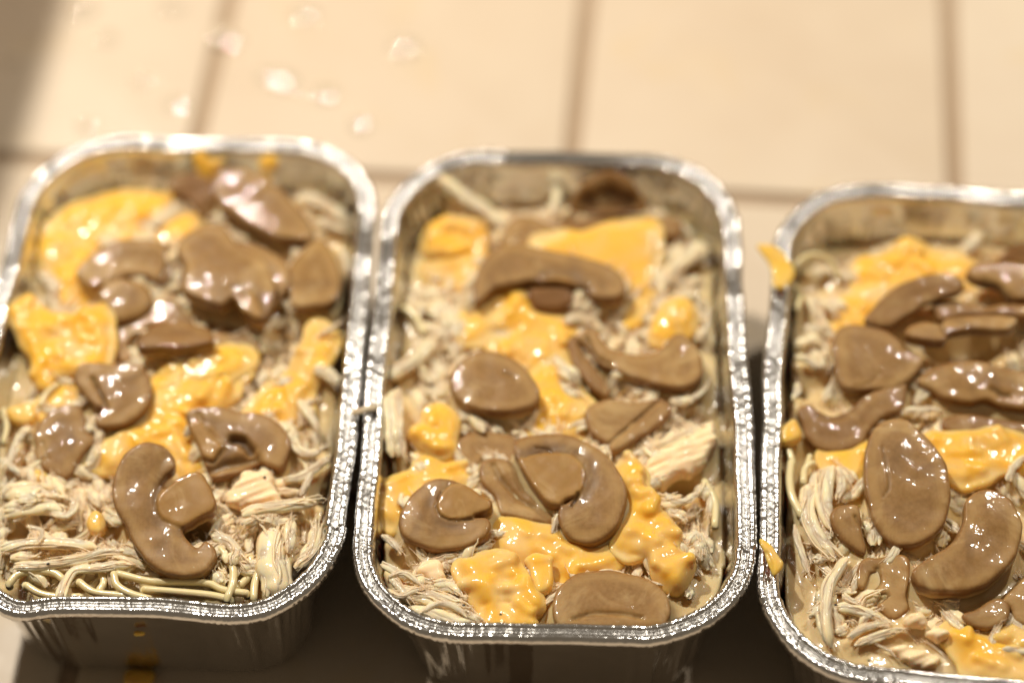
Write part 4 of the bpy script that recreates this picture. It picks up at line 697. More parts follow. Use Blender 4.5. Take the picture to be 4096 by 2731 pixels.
def shape_offsets(pan, P, s, Cm):
    """slow wobble of the whole rim: outward offset and height"""
    sd = pan['seed']
    o = 0.05 * vnoise(s * 0.32, s * 0, seed=sd) + 0.03 * vnoise(s * 0.9, s * 0, seed=sd + 1)
    z = 0.05 * vnoise(s * 0.35, s * 0, seed=sd + 2) + 0.025 * vnoise(s * 1.1, s * 0, seed=sd + 3)
    side = np.abs(P[:, 0]) > pan['a'] - 0.6
    o = o + np.where(side, 0.07 * np.cos(np.clip(P[:, 1] / (pan['b'] - 1.5), -1, 1) * math.pi / 2), 0)
    if pan['dent']:
        fr = P[:, 1] < -pan['b'] + 1.0
        x = P[:, 0]
        o = o + np.where(fr, -0.05 * np.exp(-((x - 0.1) / 1.3) ** 2) + 0.03 * np.exp(-((x - 1.9) / .5) ** 2) + 0.08 * np.exp(-((x + 2.6) / .6) ** 2), 0)
        z = z + np.where(fr, 0.05 * np.exp(-((x - 0.0) / 1.0) ** 2) - 0.08 * np.exp(-((x + 2.7) / .5) ** 2), 0)
    return o, z

RIM_PROF = catmull([(-.63, 4.05), (-.61, 4.25), (-.575, 4.40), (-.52, 4.475), (-.45, 4.495), (-.38, 4.45), (-.335, 4.36), (-.30, 4.33),
                    (-.265, 4.36), (-.22, 4.465), (-.14, 4.50), (-.06, 4.465), (-.012, 4.38), (-.015, 4.28), (-.06, 4.205), (-.13, 4.185), (-.20, 4.22)], 2)
WALL_PROF = np.array([(-.540, 4.12), (-.58, 3.9), (-.67, 3.5), (-.76, 3.1), (-.82, 2.7), (-.88, 2.3), (-.94, 1.9), (-1.0, 1.5), (-1.06, 1.1), (-1.12, .7), (-1.18, .35), (-1.25, .14), (-1.36, .04), (-1.5, .02)])

def build_pan(pan):
    root = empty('foil_pan', (*pan['c'], 0))
    tag(root, pan['label'], 'foil pan', 'foil loaf pans in a row')
    sd = pan['seed']
    c0 = pan['c']
    # rim
    P, Nn, s, Cm = pan_path(pan['a'], pan['b'], CORNER, 0.026)
    off, dz = shape_offsets(pan, P, s, Cm)
    prof = RIM_PROF * np.array([0.86, 1.0])
    tg = np.gradient(prof, axis=0); pn = np.stack([-tg[:, 1], tg[:, 0]], 1); pn /= np.linalg.norm(pn, axis=1)[:, None]
    side = np.abs(P[:, 0]) > pan['a'] - 0.3
    amp = 0.10 + 0.90 * Cm
    amp = np.where(side, np.maximum(amp, 0.45), amp)
    patch = sstep(-0.1, 0.35, vnoise(s * 0.9, s * 0, seed=sd + 9))
    amp = np.maximum(amp, 0.55 * patch)
    k = np.arange(len(prof))
    SS, KK = np.meshgrid(s, k, indexing='ij')
    BD = (KK > 14).astype(float)
    r1 = 0.42 - np.abs(vnoise(SS * 7.5 + BD * 31.3, KK * 0.03, seed=sd + 4)) * 1.25
    r2 = 0.40 - np.abs(vnoise(SS * 13.0 + BD * 17.1 + KK * 0.02, KK * 0.05, seed=sd + 5)) * 1.2
    cr = 0.75 * r1 + 0.5 * r2 + 0.22 * vnoise(SS * 4.0, KK * 0.25, seed=sd + 6)
    cr = np.clip(cr, -0.9, 0.6) * 0.030 * amp[:, None]
    fade = sstep(0, 5, KK)
    cr = cr * fade
    O = prof[None, :, 0] + pn[None, :, 0] * -cr * 0.8 + off[:, None]
    Z = prof[None, :, 1] + pn[None, :, 1] * -cr + dz[:, None]
    lx = P[:, None, 0] + Nn[:, None, 0] * O; ly = P[:, None, 1] + Nn[:, None, 1] * O
    wx, wy = pan_xy(pan, lx, ly)
    V = np.stack([wx - c0[0], wy - c0[1], Z], -1).reshape(-1, 3)
    mesh_obj('rim', V, grid_faces(len(P), len(prof), True), FOIL_RIM, root)
    # wall
    P, Nn, s, Cm = pan_path(pan['a'], pan['b'], CORNER, 0.045)
    off, dz = shape_offsets(pan, P, s, Cm)
    prof = catmull(WALL_PROF, 3)
    SS, ZZ = np.meshgrid(s, prof[:, 1], indexing='ij')
    h = sstep(0.0, 0.5, ZZ) * sstep(4.15, 3.8, ZZ)
    pl = 0.06 * vnoise(SS * 3.2, ZZ * 0.15, seed=sd + 7) * (0.45 + 0.9 * Cm[:, None]) + 0.04 * vnoise(SS * 7.5, ZZ * 0.3, seed=sd + 8) * Cm[:, None] + 0.035 * vnoise(SS * 0.8, ZZ * 0.9, seed=sd + 10) + 0.016 * vnoise(SS * 7.0, ZZ * 0.12, seed=sd + 12)
    wgt = np.clip(ZZ / 4.1, 0, 1)
    O = prof[None, :, 0] + pl * h + off[:, None] * wgt
    Z = prof[None, :, 1] + dz[:, None] * wgt ** 3
    lx = P[:, None, 0] + Nn[:, None, 0] * O; ly = P[:, None, 1] + Nn[:, None, 1] * O
    wx, wy = pan_xy(pan, lx, ly)
    V = np.stack([wx - c0[0], wy - c0[1], Z], -1).reshape(-1, 3)
    mesh_obj('wall', V, grid_faces(len(P), len(prof), True), FOIL_WALL, root)
    ring = [tuple(v) for v in V.reshape(len(P), len(prof), 3)[:, -1]]
    nb = len(ring)
    bv = ring + [(0, 0, 0.02)]
    mesh_obj('base', bv, [(i, (i + 1) % nb, nb) for i in range(nb)], FOIL_WALL, root)
    return root
for pan in PANS:
    build_pan(pan)

# ------------------------------------------------------------------ unseen box added past the left edge to shade the far left tiles
box = empty('shade_caster_box', (-23.9, 26, 0))
tag(box, 'pale wooden stand-in box added past the left picture edge to shade the tiles', 'box')
def box_part(name, lo, hi, bev):
    bm = bmesh.new(); bmesh.ops.create_cube(bm, size=1.0)
    for v in bm.verts:
        v.co = Vector([(lo[k] + (v.co[k] + 0.5) * (hi[k] - lo[k])) * CM for k in range(3)])
    bmesh.ops.bevel(bm, geom=bm.edges[:], offset=bev * CM, segments=2, affect='EDGES')
    me = bpy.data.meshes.new(name); bm.to_mesh(me); bm.free(); me.materials.append(WOOD)
    o = bpy.data.objects.new(name, me); o.parent = box; scene.collection.objects.link(o)
    return o
box.rotation_euler.z = TILE_TH
box_part('body', (-8, -16, 0.02), (7.6, 14, 17.5), 0.25)
lid = box_part('lid', (-8.3, -16.3, 17.6), (8.0, 14.3, 19.6), 0.3)
kb = box_part('knob', (-1.2, -2, 19.6), (1.2, 0.4, 21.6), 0.5)
kb.parent = lid

# ------------------------------------------------------------------ food geometry
def plane_frame(d):
    sx, sy = d['sl']
    n = Vector((-sx, -sy, 1)).normalized(); ex = Vector((1, 0, sx)).normalized(); ey = n.cross(ex)
    return Matrix(((ex.x, ey.x, n.x, d['o'][0] * CM), (ex.y, ey.y, n.y, d['o'][1] * CM), (ex.z, ey.z, n.z, d['o'][2] * CM), (0, 0, 0, 1)))

def smin(a, b, k):
    h = np.clip(0.5 + 0.5 * (b - a) / k, 0, 1)
    return b * (1 - h) + a * h - k * h * (1 - h)

def build_slab(d, idx):
    kind = d['k']
    poly = catmull(np.array(d['pts']) / 100.0, 5, True)
    T = d['T'] * (0.82 if d['k'] == 'mushroom' else 1.0); lump = d.get('lump', 0.0)
    h = 0.036 if kind == 'mushroom' else 0.045
    sink = 0.0 if kind == 'mushroom' else 0.32 if kind == 'cheese' else 0.18
    thin = d['o'][2] > 4.6 and kind == 'cheese'
    if thin: sink = 0.0; h = 0.03
    bev = d.get('bev', 0.07 if kind == 'mushroom' else 0.29 if kind == 'cheese' else 0.16)
    small = kind == 'cheese' and np.ptp(poly[:, 0]) * np.ptp(poly[:, 1]) < 0.9
    if small and not thin: bev, sink, T = 0.10, 0.12, min(T, 0.24)
    bev = min(bev, (T + sink) * 0.48)
    pad = 0.14 + lump + (0.34 if kind == 'cheese' and not thin else 0)
    lo = poly.min(0) - pad; hi = poly.max(0) + pad
    zt, zb = 0.12 + 1.3 * lump, -T - sink - 0.1
    nx, ny, nz = [int(math.ceil(v / h)) + 2 for v in (hi[0] - lo[0], hi[1] - lo[1], zt - zb)]
    gx = lo[0] + np.arange(nx) * h; gy = lo[1] + np.arange(ny) * h; gz = zb + np.arange(nz) * h
    X, Y = np.meshgrid(gx, gy, indexing='ij')
    wob = 0.022 if kind == 'mushroom' else 0.03 + 0.12 * lump
    grow = (0.18 if lump < 0.11 else 0.12) if kind == 'cheese' and not thin and not small else 0.0
    d2 = sdf2(X, Y, poly)
    d2 = d2 - grow + wob * vnoise(X * 2.6, Y * 2.6, seed=idx) + 0.3 * wob * vnoise(X * 6.5, Y * 6.5, seed=idx + 50)
    top = (0.02 if kind == 'mushroom' else 0.05) * (1 - np.exp(np.minimum(d2, 0) / 0.35)) - (0.01 if kind == 'mushroom' else 0.03)
    dark = np.zeros_like(X)
    if kind == 'mushroom':
        top = top + 0.030 * vnoise(X * 1.3, Y * 1.3, seed=idx + 3) + 0.010 * vnoise(X * 4, Y * 4, seed=idx + 4)
    elif kind == 'cheese':
        top = top + lump * 0.8 * vnoise(X * 1.7, Y * 1.7, seed=idx + 3) + lump * 0.15 * vnoise(X * 4.2, Y * 4.2, seed=idx + 4)
    else:
        top = top + lump * 0.6 * vnoise(X * 3, Y * 3, seed=idx + 3) + 0.05 * vnoise(X * 1.2 + Y * 0.6, (Y - X * 0.4) * 9, seed=idx + 4) + 0.025 * vnoise(X * 2, (Y - X * 0.4) * 17, seed=idx + 5)
        d2 = d2 + 0.05 * vnoise(X * 7, Y * 7, seed=idx + 6)
    stem = gill = np.zeros_like(X)
    if 'stem' in d:
        ds = sdf2(X, Y, catmull(np.array(d['stem']) / 100.0, 5, True))
        stem = sstep(0.02, -0.05, ds)
        gill = np.exp(-((ds - 0.10) / 0.16) ** 2) * sstep(-0.01, 0.05, ds) * (0.55 + 0.45 * vnoise(X * 3, Y * 3, seed=idx + 71))
        top = top + 0.03 * stem - 0.035 * gill
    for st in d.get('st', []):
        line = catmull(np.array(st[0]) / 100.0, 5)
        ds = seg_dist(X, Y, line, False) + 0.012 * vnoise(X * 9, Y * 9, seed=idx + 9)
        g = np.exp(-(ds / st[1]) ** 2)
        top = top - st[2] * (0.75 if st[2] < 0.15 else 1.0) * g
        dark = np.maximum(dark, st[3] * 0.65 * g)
    Z = gz[None, None, :]
    zc = (-T - sink) / 2; hz = (T + sink) / 2
    w1 = d2[:, :, None] + bev
    up = np.where(Z > zc, top[:, :, None], 0.0)
    w2 = np.abs(Z - up - zc) - hz + bev
    V = np.minimum(np.maximum(w1, w2), 0) + np.sqrt(np.maximum(w1, 0) ** 2 + np.maximum(w2, 0) ** 2) - bev
    if kind == 'cheese' and not thin and d['sl'][1] < 0.5 and np.ptp(poly[:, 0]) * np.ptp(poly[:, 1]) > 0.9:
        d3 = d2 - (0.16 if lump < 0.11 else 0.06) - 0.14 * vnoise(X * 1.5, Y * 1.5, seed=idx + 61)
        zc3, hz3 = -0.42 * T - 0.09 + 0.03 * vnoise(X * 2, Y * 2, seed=idx + 62), 0.09
        a1 = d3[:, :, None] + 0.08; a2 = np.abs(Z - zc3[:, :, None]) - hz3 + 0.08
        sk = np.minimum(np.maximum(a1, a2), 0) + np.sqrt(np.maximum(a1, 0) ** 2 + np.maximum(a2, 0) ** 2) - 0.08
        V = smin(V, sk, 0.12)
    if kind == 'cheese' and lump > 0.055:
        r = random.Random(idx * 13 + 5)
        area = abs(np.sum(poly[:, 0] * np.roll(poly[:, 1], -1) - np.roll(poly[:, 0], -1) * poly[:, 1])) / 2
        cnt = int(area * (2 + 32 * lump)); tries = 0
        while cnt > 0 and tries < 4000:
            tries += 1
            x, y = r.uniform(lo[0], hi[0]), r.uniform(lo[1], hi[1])
            i, j = int((x - lo[0]) / h), int((y - lo[1]) / h)
            if d2[i, j] > -0.17: continue
            cnt -= 1
            rad = r.uniform(0.09, 0.14) * (0.9 + 2.2 * lump); L = r.uniform(0.1, 0.5); an = r.uniform(0, math.pi)
            zc0 = top[i, j] - rad * r.uniform(0.45, 0.95)
            tl = r.uniform(-0.3, 0.3)
            ux, uy, uz = math.cos(an) * math.cos(tl), math.sin(an) * math.cos(tl), math.sin(tl)
            i0, i1 = max(0, int((x - L - rad - .1 - lo[0]) / h)), min(nx, int((x + L + rad + .1 - lo[0]) / h) + 2)
            j0, j1 = max(0, int((y - L - rad - .1 - lo[1]) / h)), min(ny, int((y + L + rad + .1 - lo[1]) / h) + 2)
            px, py, pz = X[i0:i1, j0:j1, None] - x, Y[i0:i1, j0:j1, None] - y, Z - zc0
            t = np.clip(px * ux + py * uy + pz * uz, -L / 2, L / 2)
            sd = np.sqrt((px - t * ux) ** 2 + (py - t * uy) ** 2 + (pz - t * uz) ** 2) - rad
            V[i0:i1, j0:j1] = smin(V[i0:i1, j0:j1], sd, 0.10)
    V[0], V[-1], V[:, 0], V[:, -1], V[:, :, 0], V[:, :, -1] = 1, 1, 1, 1, 1, 1
    verts, quads = surface_nets(V, (lo[0], lo[1], zb), h)
    # per-vertex colour masks: browner skin round the rim, dark cuts
    ii = np.clip(((verts[:, 0] - lo[0]) / h).round().astype(int), 0, nx - 1)
    jj = np.clip(((verts[:, 1] - lo[1]) / h).round().astype(int), 0, ny - 1)
    attrs = {}
    if kind == 'mushroom':
        e = sstep(-0.10, 0.02, d2[ii, jj]) * 0.55
        e = np.maximum(e, sstep(-0.06, -0.16, verts[:, 2] - top[ii, jj]) * 0.8)
        attrs['skin'] = np.clip(np.maximum(e, d.get('skin', 0.0)), 0, 1)
        attrs['pale'] = np.clip(0.55 * np.exp(-((d2[ii, jj] + 0.20) / 0.12) ** 2) + 0.25 * vnoise(verts[:, 0] * 1.4, verts[:, 1] * 1.4, seed=idx + 21), 0, 0.7) * sstep(-0.16, -0.05, verts[:, 2] - top[ii, jj])
        attrs['low'] = 0.75 * sstep(-0.20, -0.40, verts[:, 2] - top[ii, jj] + 0.08 * vnoise(verts[:, 0] * 3, verts[:, 1] * 3, seed=idx + 31))
        attrs['stem'] = 0.6 * stem[ii, jj]
        attrs['gill'] = np.clip(0.8 * gill[ii, jj], 0, 0.8)
        ang = idx * 1.3; xr = verts[:, 0] * math.cos(ang) + verts[:, 1] * math.sin(ang); yr = -verts[:, 0] * math.sin(ang) + verts[:, 1] * math.cos(ang)
        attrs['streak'] = np.clip(0.4 * sstep(0.05, 0.7, vnoise(xr * 1.1, yr * 5, seed=idx + 41)) * sstep(-0.2, 0.5, vnoise(xr * 1.0, yr * 1.0, seed=idx + 42)), 0, 0.6)
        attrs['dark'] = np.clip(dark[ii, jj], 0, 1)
        # a slight natural curl of the slice
        cx, cy = vnoise([idx * 1.7], [0.3], seed=5)[0], vnoise([idx * 2.3], [0.7], seed=6)[0]
        verts[:, 2] += 0.06 * (cx * verts[:, 0] ** 2 + cy * verts[:, 1] ** 2)
    elif kind == 'cheese':
        if thin: ed = np.zeros(len(verts))
        else:
            ed = sstep(-0.20, 0.03, d2[ii, jj]) * (0.45 + 0.55 * vnoise(verts[:, 0] * 3, verts[:, 1] * 3, verts[:, 2] * 3, seed=idx)) + 0.6 * sstep(0.2, 0.8, vnoise(verts[:, 0] * 1.6, verts[:, 1] * 1.6, seed=idx + 8))
        attrs['edge'] = np.clip(ed, 0, 0.85)
        attrs['low'] = 0.0 * ed if thin else 0.9 * sstep(-0.07, -0.22, verts[:, 2] - top[ii, jj] + 0.08 * vnoise(verts[:, 0] * 3, verts[:, 1] * 3, seed=idx + 31))
        attrs['tone'] = np.full(len(verts), min(1.0, max(0.0, 0.25 + 3.0 * (d.get('tone', 1.0) - 1.0))))
    nm, mat, cat = {'mushroom': ('mushroom_slice', MUSH, 'mushroom'), 'cheese': ('melted_cheese', CHEESE, 'cheese'), 'chunk': ('chicken_chunk', CHICK, 'chicken')}[kind]
    o = mesh_obj(nm, verts, quads, mat, attrs=attrs)
    o.matrix_world = plane_frame(d)
    tag(o, d['label'], cat, {'mushroom': 'mushroom slices on the food', 'cheese': 'melted yellow cheese on the food', 'chunk': 'chicken chunks in the food'}[kind])
    return o

def frames(path):
    t = np.gradient(path, axis=0); t /= np.linalg.norm(t, axis=1)[:, None] + 1e-9
    up = np.array([0, 0, 1.0])
    sd = np.cross(t, up); sd /= np.linalg.norm(sd, axis=1)[:, None] + 1e-9
    return t, sd, np.cross(sd, t)

def tube(path, ra, rb, sides, mod=None, close_tip=True):
    n = len(path)
    t, s, u = frames(path)
    a = np.arange(sides) / sides * 2 * math.pi
    ra = np.broadcast_to(ra, n)[:, None]; rb = np.broadcast_to(rb, n)[:, None]
    m = 1.0 if mod is None else mod
    V = path[:, None, :] + (ra * np.cos(a) * m)[..., None] * s[:, None, :] + (rb * np.sin(a) * m)[..., None] * u[:, None, :]
    V = V.reshape(-1, 3)
    i = np.arange(n - 1)[:, None]; j = np.arange(sides)[None, :]; j2 = (j + 1) % sides
    q = np.stack([i * sides + j, i * sides + j2, (i + 1) * sides + j2, (i + 1) * sides + j], -1).reshape(-1, 4)
    return V, q

def shred_geo(path, w, seed, fibres=None, sides=8):
    """one torn strip of meat: a few thick fibres grown together, ragged at the ends, and some loose threads"""
    r = np.random.default_rng(seed)
    n = len(path)
    tt = np.linspace(0, 1, n)
    t, s, u = frames(path)
    nf = fibres or int(np.clip(w / 0.045, 5, 11))
    thin = 3 if fibres else int(np.clip(w / 0.04, 4, 12))
    tw = r.uniform(-0.8, 0.8)
    Vs, Qs, off = [], [], 0
    for f in range(nf + thin):
        core = f == 0
        loose = f >= nf
        a = 0.0 if core else np.clip((f / nf) * 2 - 1 + r.normal(0, 0.2), -1, 1)
        if loose: a = r.uniform(-1.1, 1.1)
        a = a * w * 0.36
        b = (r.uniform(-0.14, 0.14) * w) if not core else -0.05 * w
        if loose: b = r.uniform(0.05, 0.3) * w
        q0, q1 = (0.03, 0.97) if core else (max(0, r.normal(0.10, 0.13)), min(1, r.normal(0.90, 0.14)))
        i0 = int(q0 * n); i1 = max(int(q1 * n), i0 + 5)
        k = np.arange(i0, min(i1, n))
        if len(k) < 4: continue
        an = tw * (tt[k] - 0.5); ca, sa = np.cos(an), np.sin(an)
        fl = 1 + 0.5 * np.clip((np.abs(tt[k] - 0.5) - 0.28) / 0.22, 0, 1) * r.uniform(-.3, 1)
        ph = r.uniform(0, 90)
        aa = a * fl + 0.13 * w * vnoise(tt[k] * 3.5 + ph, tt[k] * 0, seed=seed + f) + 0.012 * vnoise(tt[k] * 9 + ph, tt[k] * 0 + 5, seed=seed + f)
        bb = b + 0.09 * w * vnoise(tt[k] * 4 + ph, tt[k] * 0 + 3, seed=seed + f)
        pth = path[k] + s[k] * (aa * ca - bb * sa)[:, None] + u[k] * (aa * sa * 0.6 + bb * ca)[:, None]
        if loose:
            e = pth[-1] - pth[-2]; e /= np.linalg.norm(e) + 1e-9
            pth = np.concatenate([pth, pth[-1] + np.outer([.06, .12, .17], e) + r.normal(0, .025, (3, 3))])
        rad = 0.38 * w if core else (max(0.007, r.uniform(.02, .05) * w) if loose else r.uniform(0.13, 0.25) * w)
        L = len(pth); x = np.arange(L)
        tp = np.clip(np.minimum((x + .35) / 2.4, (L - .65 - x) / 2.4), 0.12, 1) ** 0.7 * (1 + (0.07 if core else 0.2) * vnoise(x * 0.55 + ph, x * 0.0, seed=seed + f))
        V, q = tube(pth, rad * tp * 1.25, rad * tp * 0.8, 5 if loose else sides)
        Vs.append(V); Qs.append(q + off); off += len(V)
    return np.concatenate(Vs), np.concatenate(Qs)

def resample(pts, n):
    P = catmull(pts, 12)
    s = np.concatenate([[0], np.cumsum(np.linalg.norm(np.diff(P, axis=0), axis=1))])
    q = np.linspace(0, s[-1], n)
    return np.stack([np.interp(q, s, P[:, k]) for k in range(3)], 1)

WHERE = ['leftmost', 'middle', 'rightmost']

def build_strand(d, idx):
    P = np.array(d['pts'], float); w = d['w']
    noodle = d['k'] == 'noodle'
    L = np.linalg.norm(np.diff(P, axis=0), axis=1).sum()
    P[:, 2] -= w * (0.35 if noodle else 0.22)
    org = P.mean(0)
    path = resample(P - org, max(14, int(L / 0.09)))
    if noodle:
        # the ends run down into the food
        path = np.concatenate([path[:1] + [[0, 0, -.35]], path[:1] + [[0, 0, -.12]], path, path[-1:] + [[0, 0, -.12]], path[-1:] + [[0, 0, -.35]]])
        path = resample(path, len(path) * 2)
        tt = np.linspace(0, 8, len(path))
        V, q = tube(path, w * 0.5 * (1 + 0.05 * vnoise(tt, tt * 0, seed=idx)), w * 0.5, 12)
        o = mesh_obj('noodle', V, q, NOODLE)
        tag(o, d.get('label', 'thin pale yellow noodle strand in the %s pan' % WHERE[d['pan']]), 'noodle', 'noodles in the %s pan' % WHERE[d['pan']])
    else:
        V, q = shred_geo(path, w, idx * 31 + 7)
        o = mesh_obj('chicken_shred', V, q, CHICK)
        tag(o, d.get('label', 'pale shredded chicken strand in the %s pan' % WHERE[d['pan']]), 'chicken', 'chicken shreds in the %s pan' % WHERE[d['pan']])
    o.location = Vector(org) * CM
    return o

# ---- gravy: a filled volume whose surface wells up round and under the pieces
def blur(A, r, it):
    for _ in range(it):
        for ax in (0, 1):
            c = np.cumsum(np.concatenate([np.repeat(A.take([0], ax), r + 1, ax), A, np.repeat(A.take([-1], ax), r, ax)], ax), ax)
            n = A.shape[ax]
            A = (c.take(range(2 * r + 1, 2 * r + 1 + n), ax) - c.take(range(0, n), ax)) / (2 * r + 1)
    return A

def build_gravy(pi):
    pan = PANS[pi]; h = 0.07
    gx = np.arange(pan['c'][0] - 6, pan['c'][0] + 6, h); gy = np.arange(pan['c'][1] - 8.5, pan['c'][1] + 8.5, h)
    X, Y = np.meshgrid(gx, gy, indexing='ij')
    LX, LY = pan_local(pan, X, Y)
    base = 3.56 - 0.42 * sstep(3.4, 6.4, LY) + 0.09 * vnoise(X * 0.8, Y * 0.8, seed=90 + pi) + 0.06 * vnoise(X * 2.1, Y * 2.1, seed=94 + pi) + 0.18 * sstep(-4.0, -6.5, LY)
    if pi == 2: base = base + 0.12 * sstep(-3.0, -5.5, LY)
    if pi == 0: base = base - 0.25 * sstep(-5.0, -6.3, LY)
    fld = base.copy(); cap = np.full(base.shape, -1.0); cover = np.zeros(base.shape, bool)
    for d in FOOD:
        if d['pan'] != pi: continue
        if d['k'] in ('shred', 'noodle'):
            P = catmull(d['pts'], 4)
            ds = seg_dist(X, Y, P[:, :2], False)
            m = ds < d['w'] * 0.5
            if not m.any() or max(P[:, 2]) > 4.6: continue
            # height of the nearest path point
            best = np.full(X.shape, 1e9); zz = np.zeros_like(X)
            for p in P:
                q = (X - p[0]) ** 2 + (Y - p[1]) ** 2
                zz = np.where(q < best, p[2], zz); best = np.minimum(best, q)
            fld = np.where(m, np.maximum(fld, zz - d['w'] * 0.55), fld)
            cap = np.where(m, np.maximum(cap, zz - d['w'] * 0.30), cap)
        else:
            M = plane_frame(d)
            poly = catmull(np.array(d['pts']) / 100.0, 3, True)
            W = np.array([(M @ Vector((a * CM, b * CM, 0)))[:] for a, b in poly]) / CM
            if (d['o'][2] > 4.63 and d['k'] == 'cheese') or d['sl'][1] > 0.5: continue
            sd = sdf2(X, Y, W[:, :2])
            m = sd < 0
            zt = d['o'][2] + d['sl'][0] * (X - d['o'][0]) + d['sl'][1] * (Y - d['o'][1])
            under = d.get('under', {'mushroom': 0.95 if d['o'][2] >= 4.5 and pi != 1 else 0.62, 'cheese': 0.5, 'chunk': 0.7}[d['k']])
            fld = np.where(sd < (0.10 if d['k'] == 'mushroom' else 0.0), np.maximum(fld, np.minimum(zt - d['T'] * under, 4.08 if d['o'][2] >= 4.5 and pi != 1 else 4.36)), fld)
            cap = np.where(sd < 0.03, np.maximum(cap, zt - d['T'] * min(0.45, under)), cap)
            cover |= m
    f2 = blur(fld, 2, 3)
    f2 = np.maximum(f2 * 0.75 + fld * 0.25, base)
    f2 = np.where(cap > 0, np.minimum(f2, cap), f2)
    for px, py, pr, pd in PITS:                 # dark gaps left between the pieces
        q = np.exp(-(((X - px) / pr) ** 2 + ((Y - py) / (pr * 0.7)) ** 2) ** 2)
        f2 = f2 - pd * q
        cover |= q > 0.15
    f2 = blur(f2, 1, 1) + 0.014 * vnoise(X * 5, Y * 5, seed=97 + pi)
    def sample(x, y):
        i = np.clip((x - gx[0]) / h, 0, len(gx) - 1.001); j = np.clip((y - gy[0]) / h, 0, len(gy) - 1.001)
        a, b = i.astype(int), j.astype(int); u, v = i - a, j - b
        return f2[a, b] * (1 - u) * (1 - v) + f2[a + 1, b] * u * (1 - v) + f2[a, b + 1] * (1 - u) * v + f2[a + 1, b + 1] * u * v
    P, Nn, s, Cm = pan_path(pan['a'] - 0.57, pan['b'] - 0.57, CORNER - 0.57, 0.09)
    so, _ = shape_offsets(pan, *[a for a in (P, s, Cm)])
    P = P + Nn * (so - 0.02)[:, None]
    ts = np.concatenate([np.linspace(1, 0.55, 46), np.linspace(0.54, 0.02, 30)])
    lx = P[:, None, 0] * ts; ly = P[:, None, 1] * ts
    wx, wy = pan_xy(pan, lx, ly)
    Z = sample(wx, wy)
    # pull the outer ring in to meet the sloping wall at its own height
    k = np.clip((4.1 - Z) * 0.15, 0, .3) / 4.0
    wx, wy = pan_xy(pan, lx * (1 - k), ly * (1 - k * 0.6))
    Z[:, 0] -= 0.05
    c0 = pan['c']
    V = np.stack([wx - c0[0], wy - c0[1], Z], -1)
    low = V[:, :1].copy(); low[..., 0] *= 0.76; low[..., 1] *= 0.85; low[..., 2] = 0.3
    V = np.concatenate([low, V], 1)
    n, m = V.shape[:2]
    F = grid_faces(n, m, True, flip=False)
    V = V.reshape(-1, 3)
    Vl = [*V.tolist(), (0, 0, 0.3), (0, 0, float(Z[:, -1].mean()))]
    F = [tuple(f) for f in F.tolist()] + [((i + 1) % n * m, i * m, n * m) for i in range(n)] + [(i * m + m - 1, (i + 1) % n * m + m - 1, n * m + 1) for i in range(n)]
    o = mesh_obj('gravy', Vl, F, GRAVY)
    o.location = Vector((c0[0], c0[1], 0)) * CM
    tag(o, 'creamy beige gravy filling the %s foil pan' % WHERE[pi], 'gravy', 'gravy in the pans')
    # short torn bits of chicken lying all through the sauce
    r = random.Random(400 + pi)
    Vs, Qs, off, made, tries = [], [], 0, 0, 0
    while made < (900, 860, 430)[pi] and tries < 9000:
        tries += 1
        x, y = pan_xy(pan, r.uniform(-3.7, 3.7), r.uniform(-6.4, 6.2))
        i, j = int((x - gx[0]) / h), int((y - gy[0]) / h)
        if cover[i, j]: continue
        made += 1
        L = r.uniform(0.35, 1.1); an = r.uniform(0, math.pi); cv = r.uniform(-.5, .5); w = r.choice((0.09, 0.16, 0.24, 0.30, 0.38)) * r.uniform(.8, 1.2); L *= 0.85
        q = np.linspace(-.5, .5, 8)
        xs = x + L * (q * math.cos(an) - cv * q * q * math.sin(an)); ys = y + L * (q * math.sin(an) + cv * q * q * math.cos(an))
        pl = pan_local(pan, xs, ys)
        if np.abs(pl[0]).max() > pan['a'] - .95 or np.abs(pl[1]).max() > pan['b'] - .95: continue
        if (np.hypot(np.maximum(np.abs(pl[0]) - (pan['a'] - CORNER), 0), np.maximum(np.abs(pl[1]) - (pan['b'] - CORNER), 0)) > CORNER - .95).any(): continue
        zs = sample(xs, ys) + w * r.uniform(-0.1, 0.35) + r.choice((0, 0, 0.06, 0.14))
        zs = zs * 0.5 + zs.mean() * 0.5 + q * r.uniform(-.14, .14)
        V, qd = shred_geo(np.stack([xs - c0[0], ys - c0[1], zs], 1), w, 900 + made + 1000 * pi, fibres=3 if w < .13 else 5, sides=6)
        Vs.append(V); Qs.append(qd + off); off += len(V)
    o = mesh_obj('chicken_scraps', np.concatenate(Vs), np.concatenate(Qs), CHICK)
    o.location = Vector((c0[0], c0[1], 0)) * CM
    tag(o, 'fine torn chicken scraps lying in the gravy of the %s pan' % WHERE[pi], 'chicken', kind='stuff')

for k, d in enumerate(FOOD):
    if d['k'] in ('shred', 'noodle'):
        build_strand(d, k)
    else:
        build_slab(d, k)
for pi in range(3):
    build_gravy(pi)

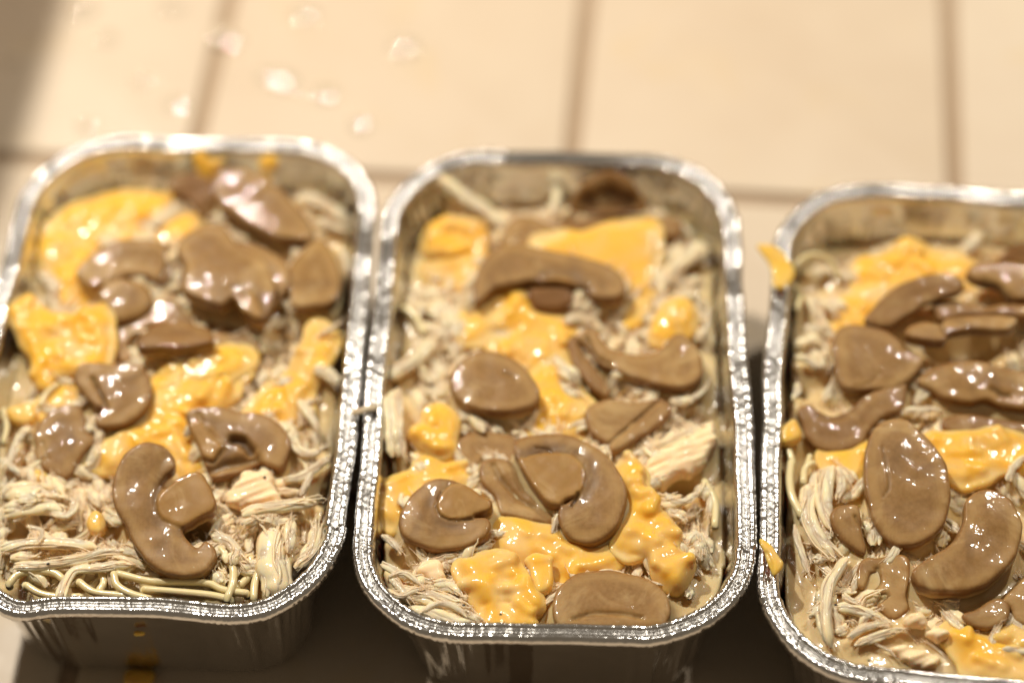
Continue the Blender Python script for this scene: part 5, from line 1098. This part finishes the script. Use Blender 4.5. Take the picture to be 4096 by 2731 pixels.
# ------------------------------------------------------------------ small things: droplets, crumbs, pepper
def blob(name, loc, rx, ry, rz, mat, seed, rough=0.1, flat=False, rot=0.0):
    bm = bmesh.new()
    bmesh.ops.create_icosphere(bm, subdivisions=3, radius=1.0)
    c = np.array([v.co[:] for v in bm.verts])
    k = 1 + rough * vnoise(c[:, 0] * 1.7 + seed, c[:, 1] * 1.7, c[:, 2] * 1.7, seed=seed)
    if flat: c[:, 2] = np.where(c[:, 2] < 0, c[:, 2] * 0.05, c[:, 2])
    c = c * k[:, None] * np.array([rx, ry, rz])
    F = [[v.index for v in f.verts] for f in bm.faces]
    bm.free()
    o = mesh_obj(name, c, F, mat, attrs={'tone': np.full(len(c), 0.4), 'edge': np.zeros(len(c)), 'low': np.zeros(len(c))} if mat is CHEESE else None)
    o.location = Vector(loc) * CM; o.rotation_euler.z = rot
    return o
def cap_drop(x, y, s, hgt, seed):
    """a flat dome of spilt liquid"""
    nr, na = 16, 40
    a = np.arange(na) / na * 2 * math.pi
    edge = 1 + 0.03 * vnoise(np.cos(a) * 1.3 + seed, np.sin(a) * 1.3, seed=seed)
    q = np.linspace(0, 1, nr)[1:]
    V = [(0, 0, hgt)]
    for t in q:
        V += [(s * t * e * math.cos(g), s * t * e * math.sin(g), hgt * (1 - t * t)) for g, e in zip(a, edge)]
    F = [(0, 1 + i, 1 + (i + 1) % na) for i in range(na)]
    for k in range(len(q) - 1):
        F += [(1 + k * na + i, 1 + (k + 1) * na + i, 1 + (k + 1) * na + (i + 1) % na, 1 + k * na + (i + 1) % na) for i in range(na)]
    o = mesh_obj('droplet', V, F, DROP)
    o.location = Vector((x, y, 0.003)) * CM
    return o
for k, (x, y) in enumerate(DROPS):
    r = random.Random(k)
    s = r.choice((0.24, 0.28, 0.32, 0.38)) * r.uniform(.9, 1.1)
    o = cap_drop(x, y, s, s * r.uniform(.27, .31), k)
    tag(o, 'tiny shiny droplet splashed on the far beige tiles', 'droplet', 'droplets on the tiles')
for k, (x, y, z) in enumerate(SPECKS):
    o = blob('pepper_speck', (x, y, z), .035, .028, .022, PEPPER, k + 60, 0.3)
    tag(o, 'tiny black pepper speck on the food', 'pepper', 'pepper specks')
o = blob('cheese_crumb', (-9.10, -10.0, 0.14), .40, .28, .16, CHEESE, 71, 0.25)
tag(o, 'small yellow cheese crumb on the tile in front of the leftmost pan', 'cheese')
o = blob('cheese_crumb', (-8.75, -10.20, 2.5), .13, .05, .09, CHEESE, 72, 0.3)
tag(o, 'yellow cheese smear stuck to the front wall of the leftmost pan', 'cheese')
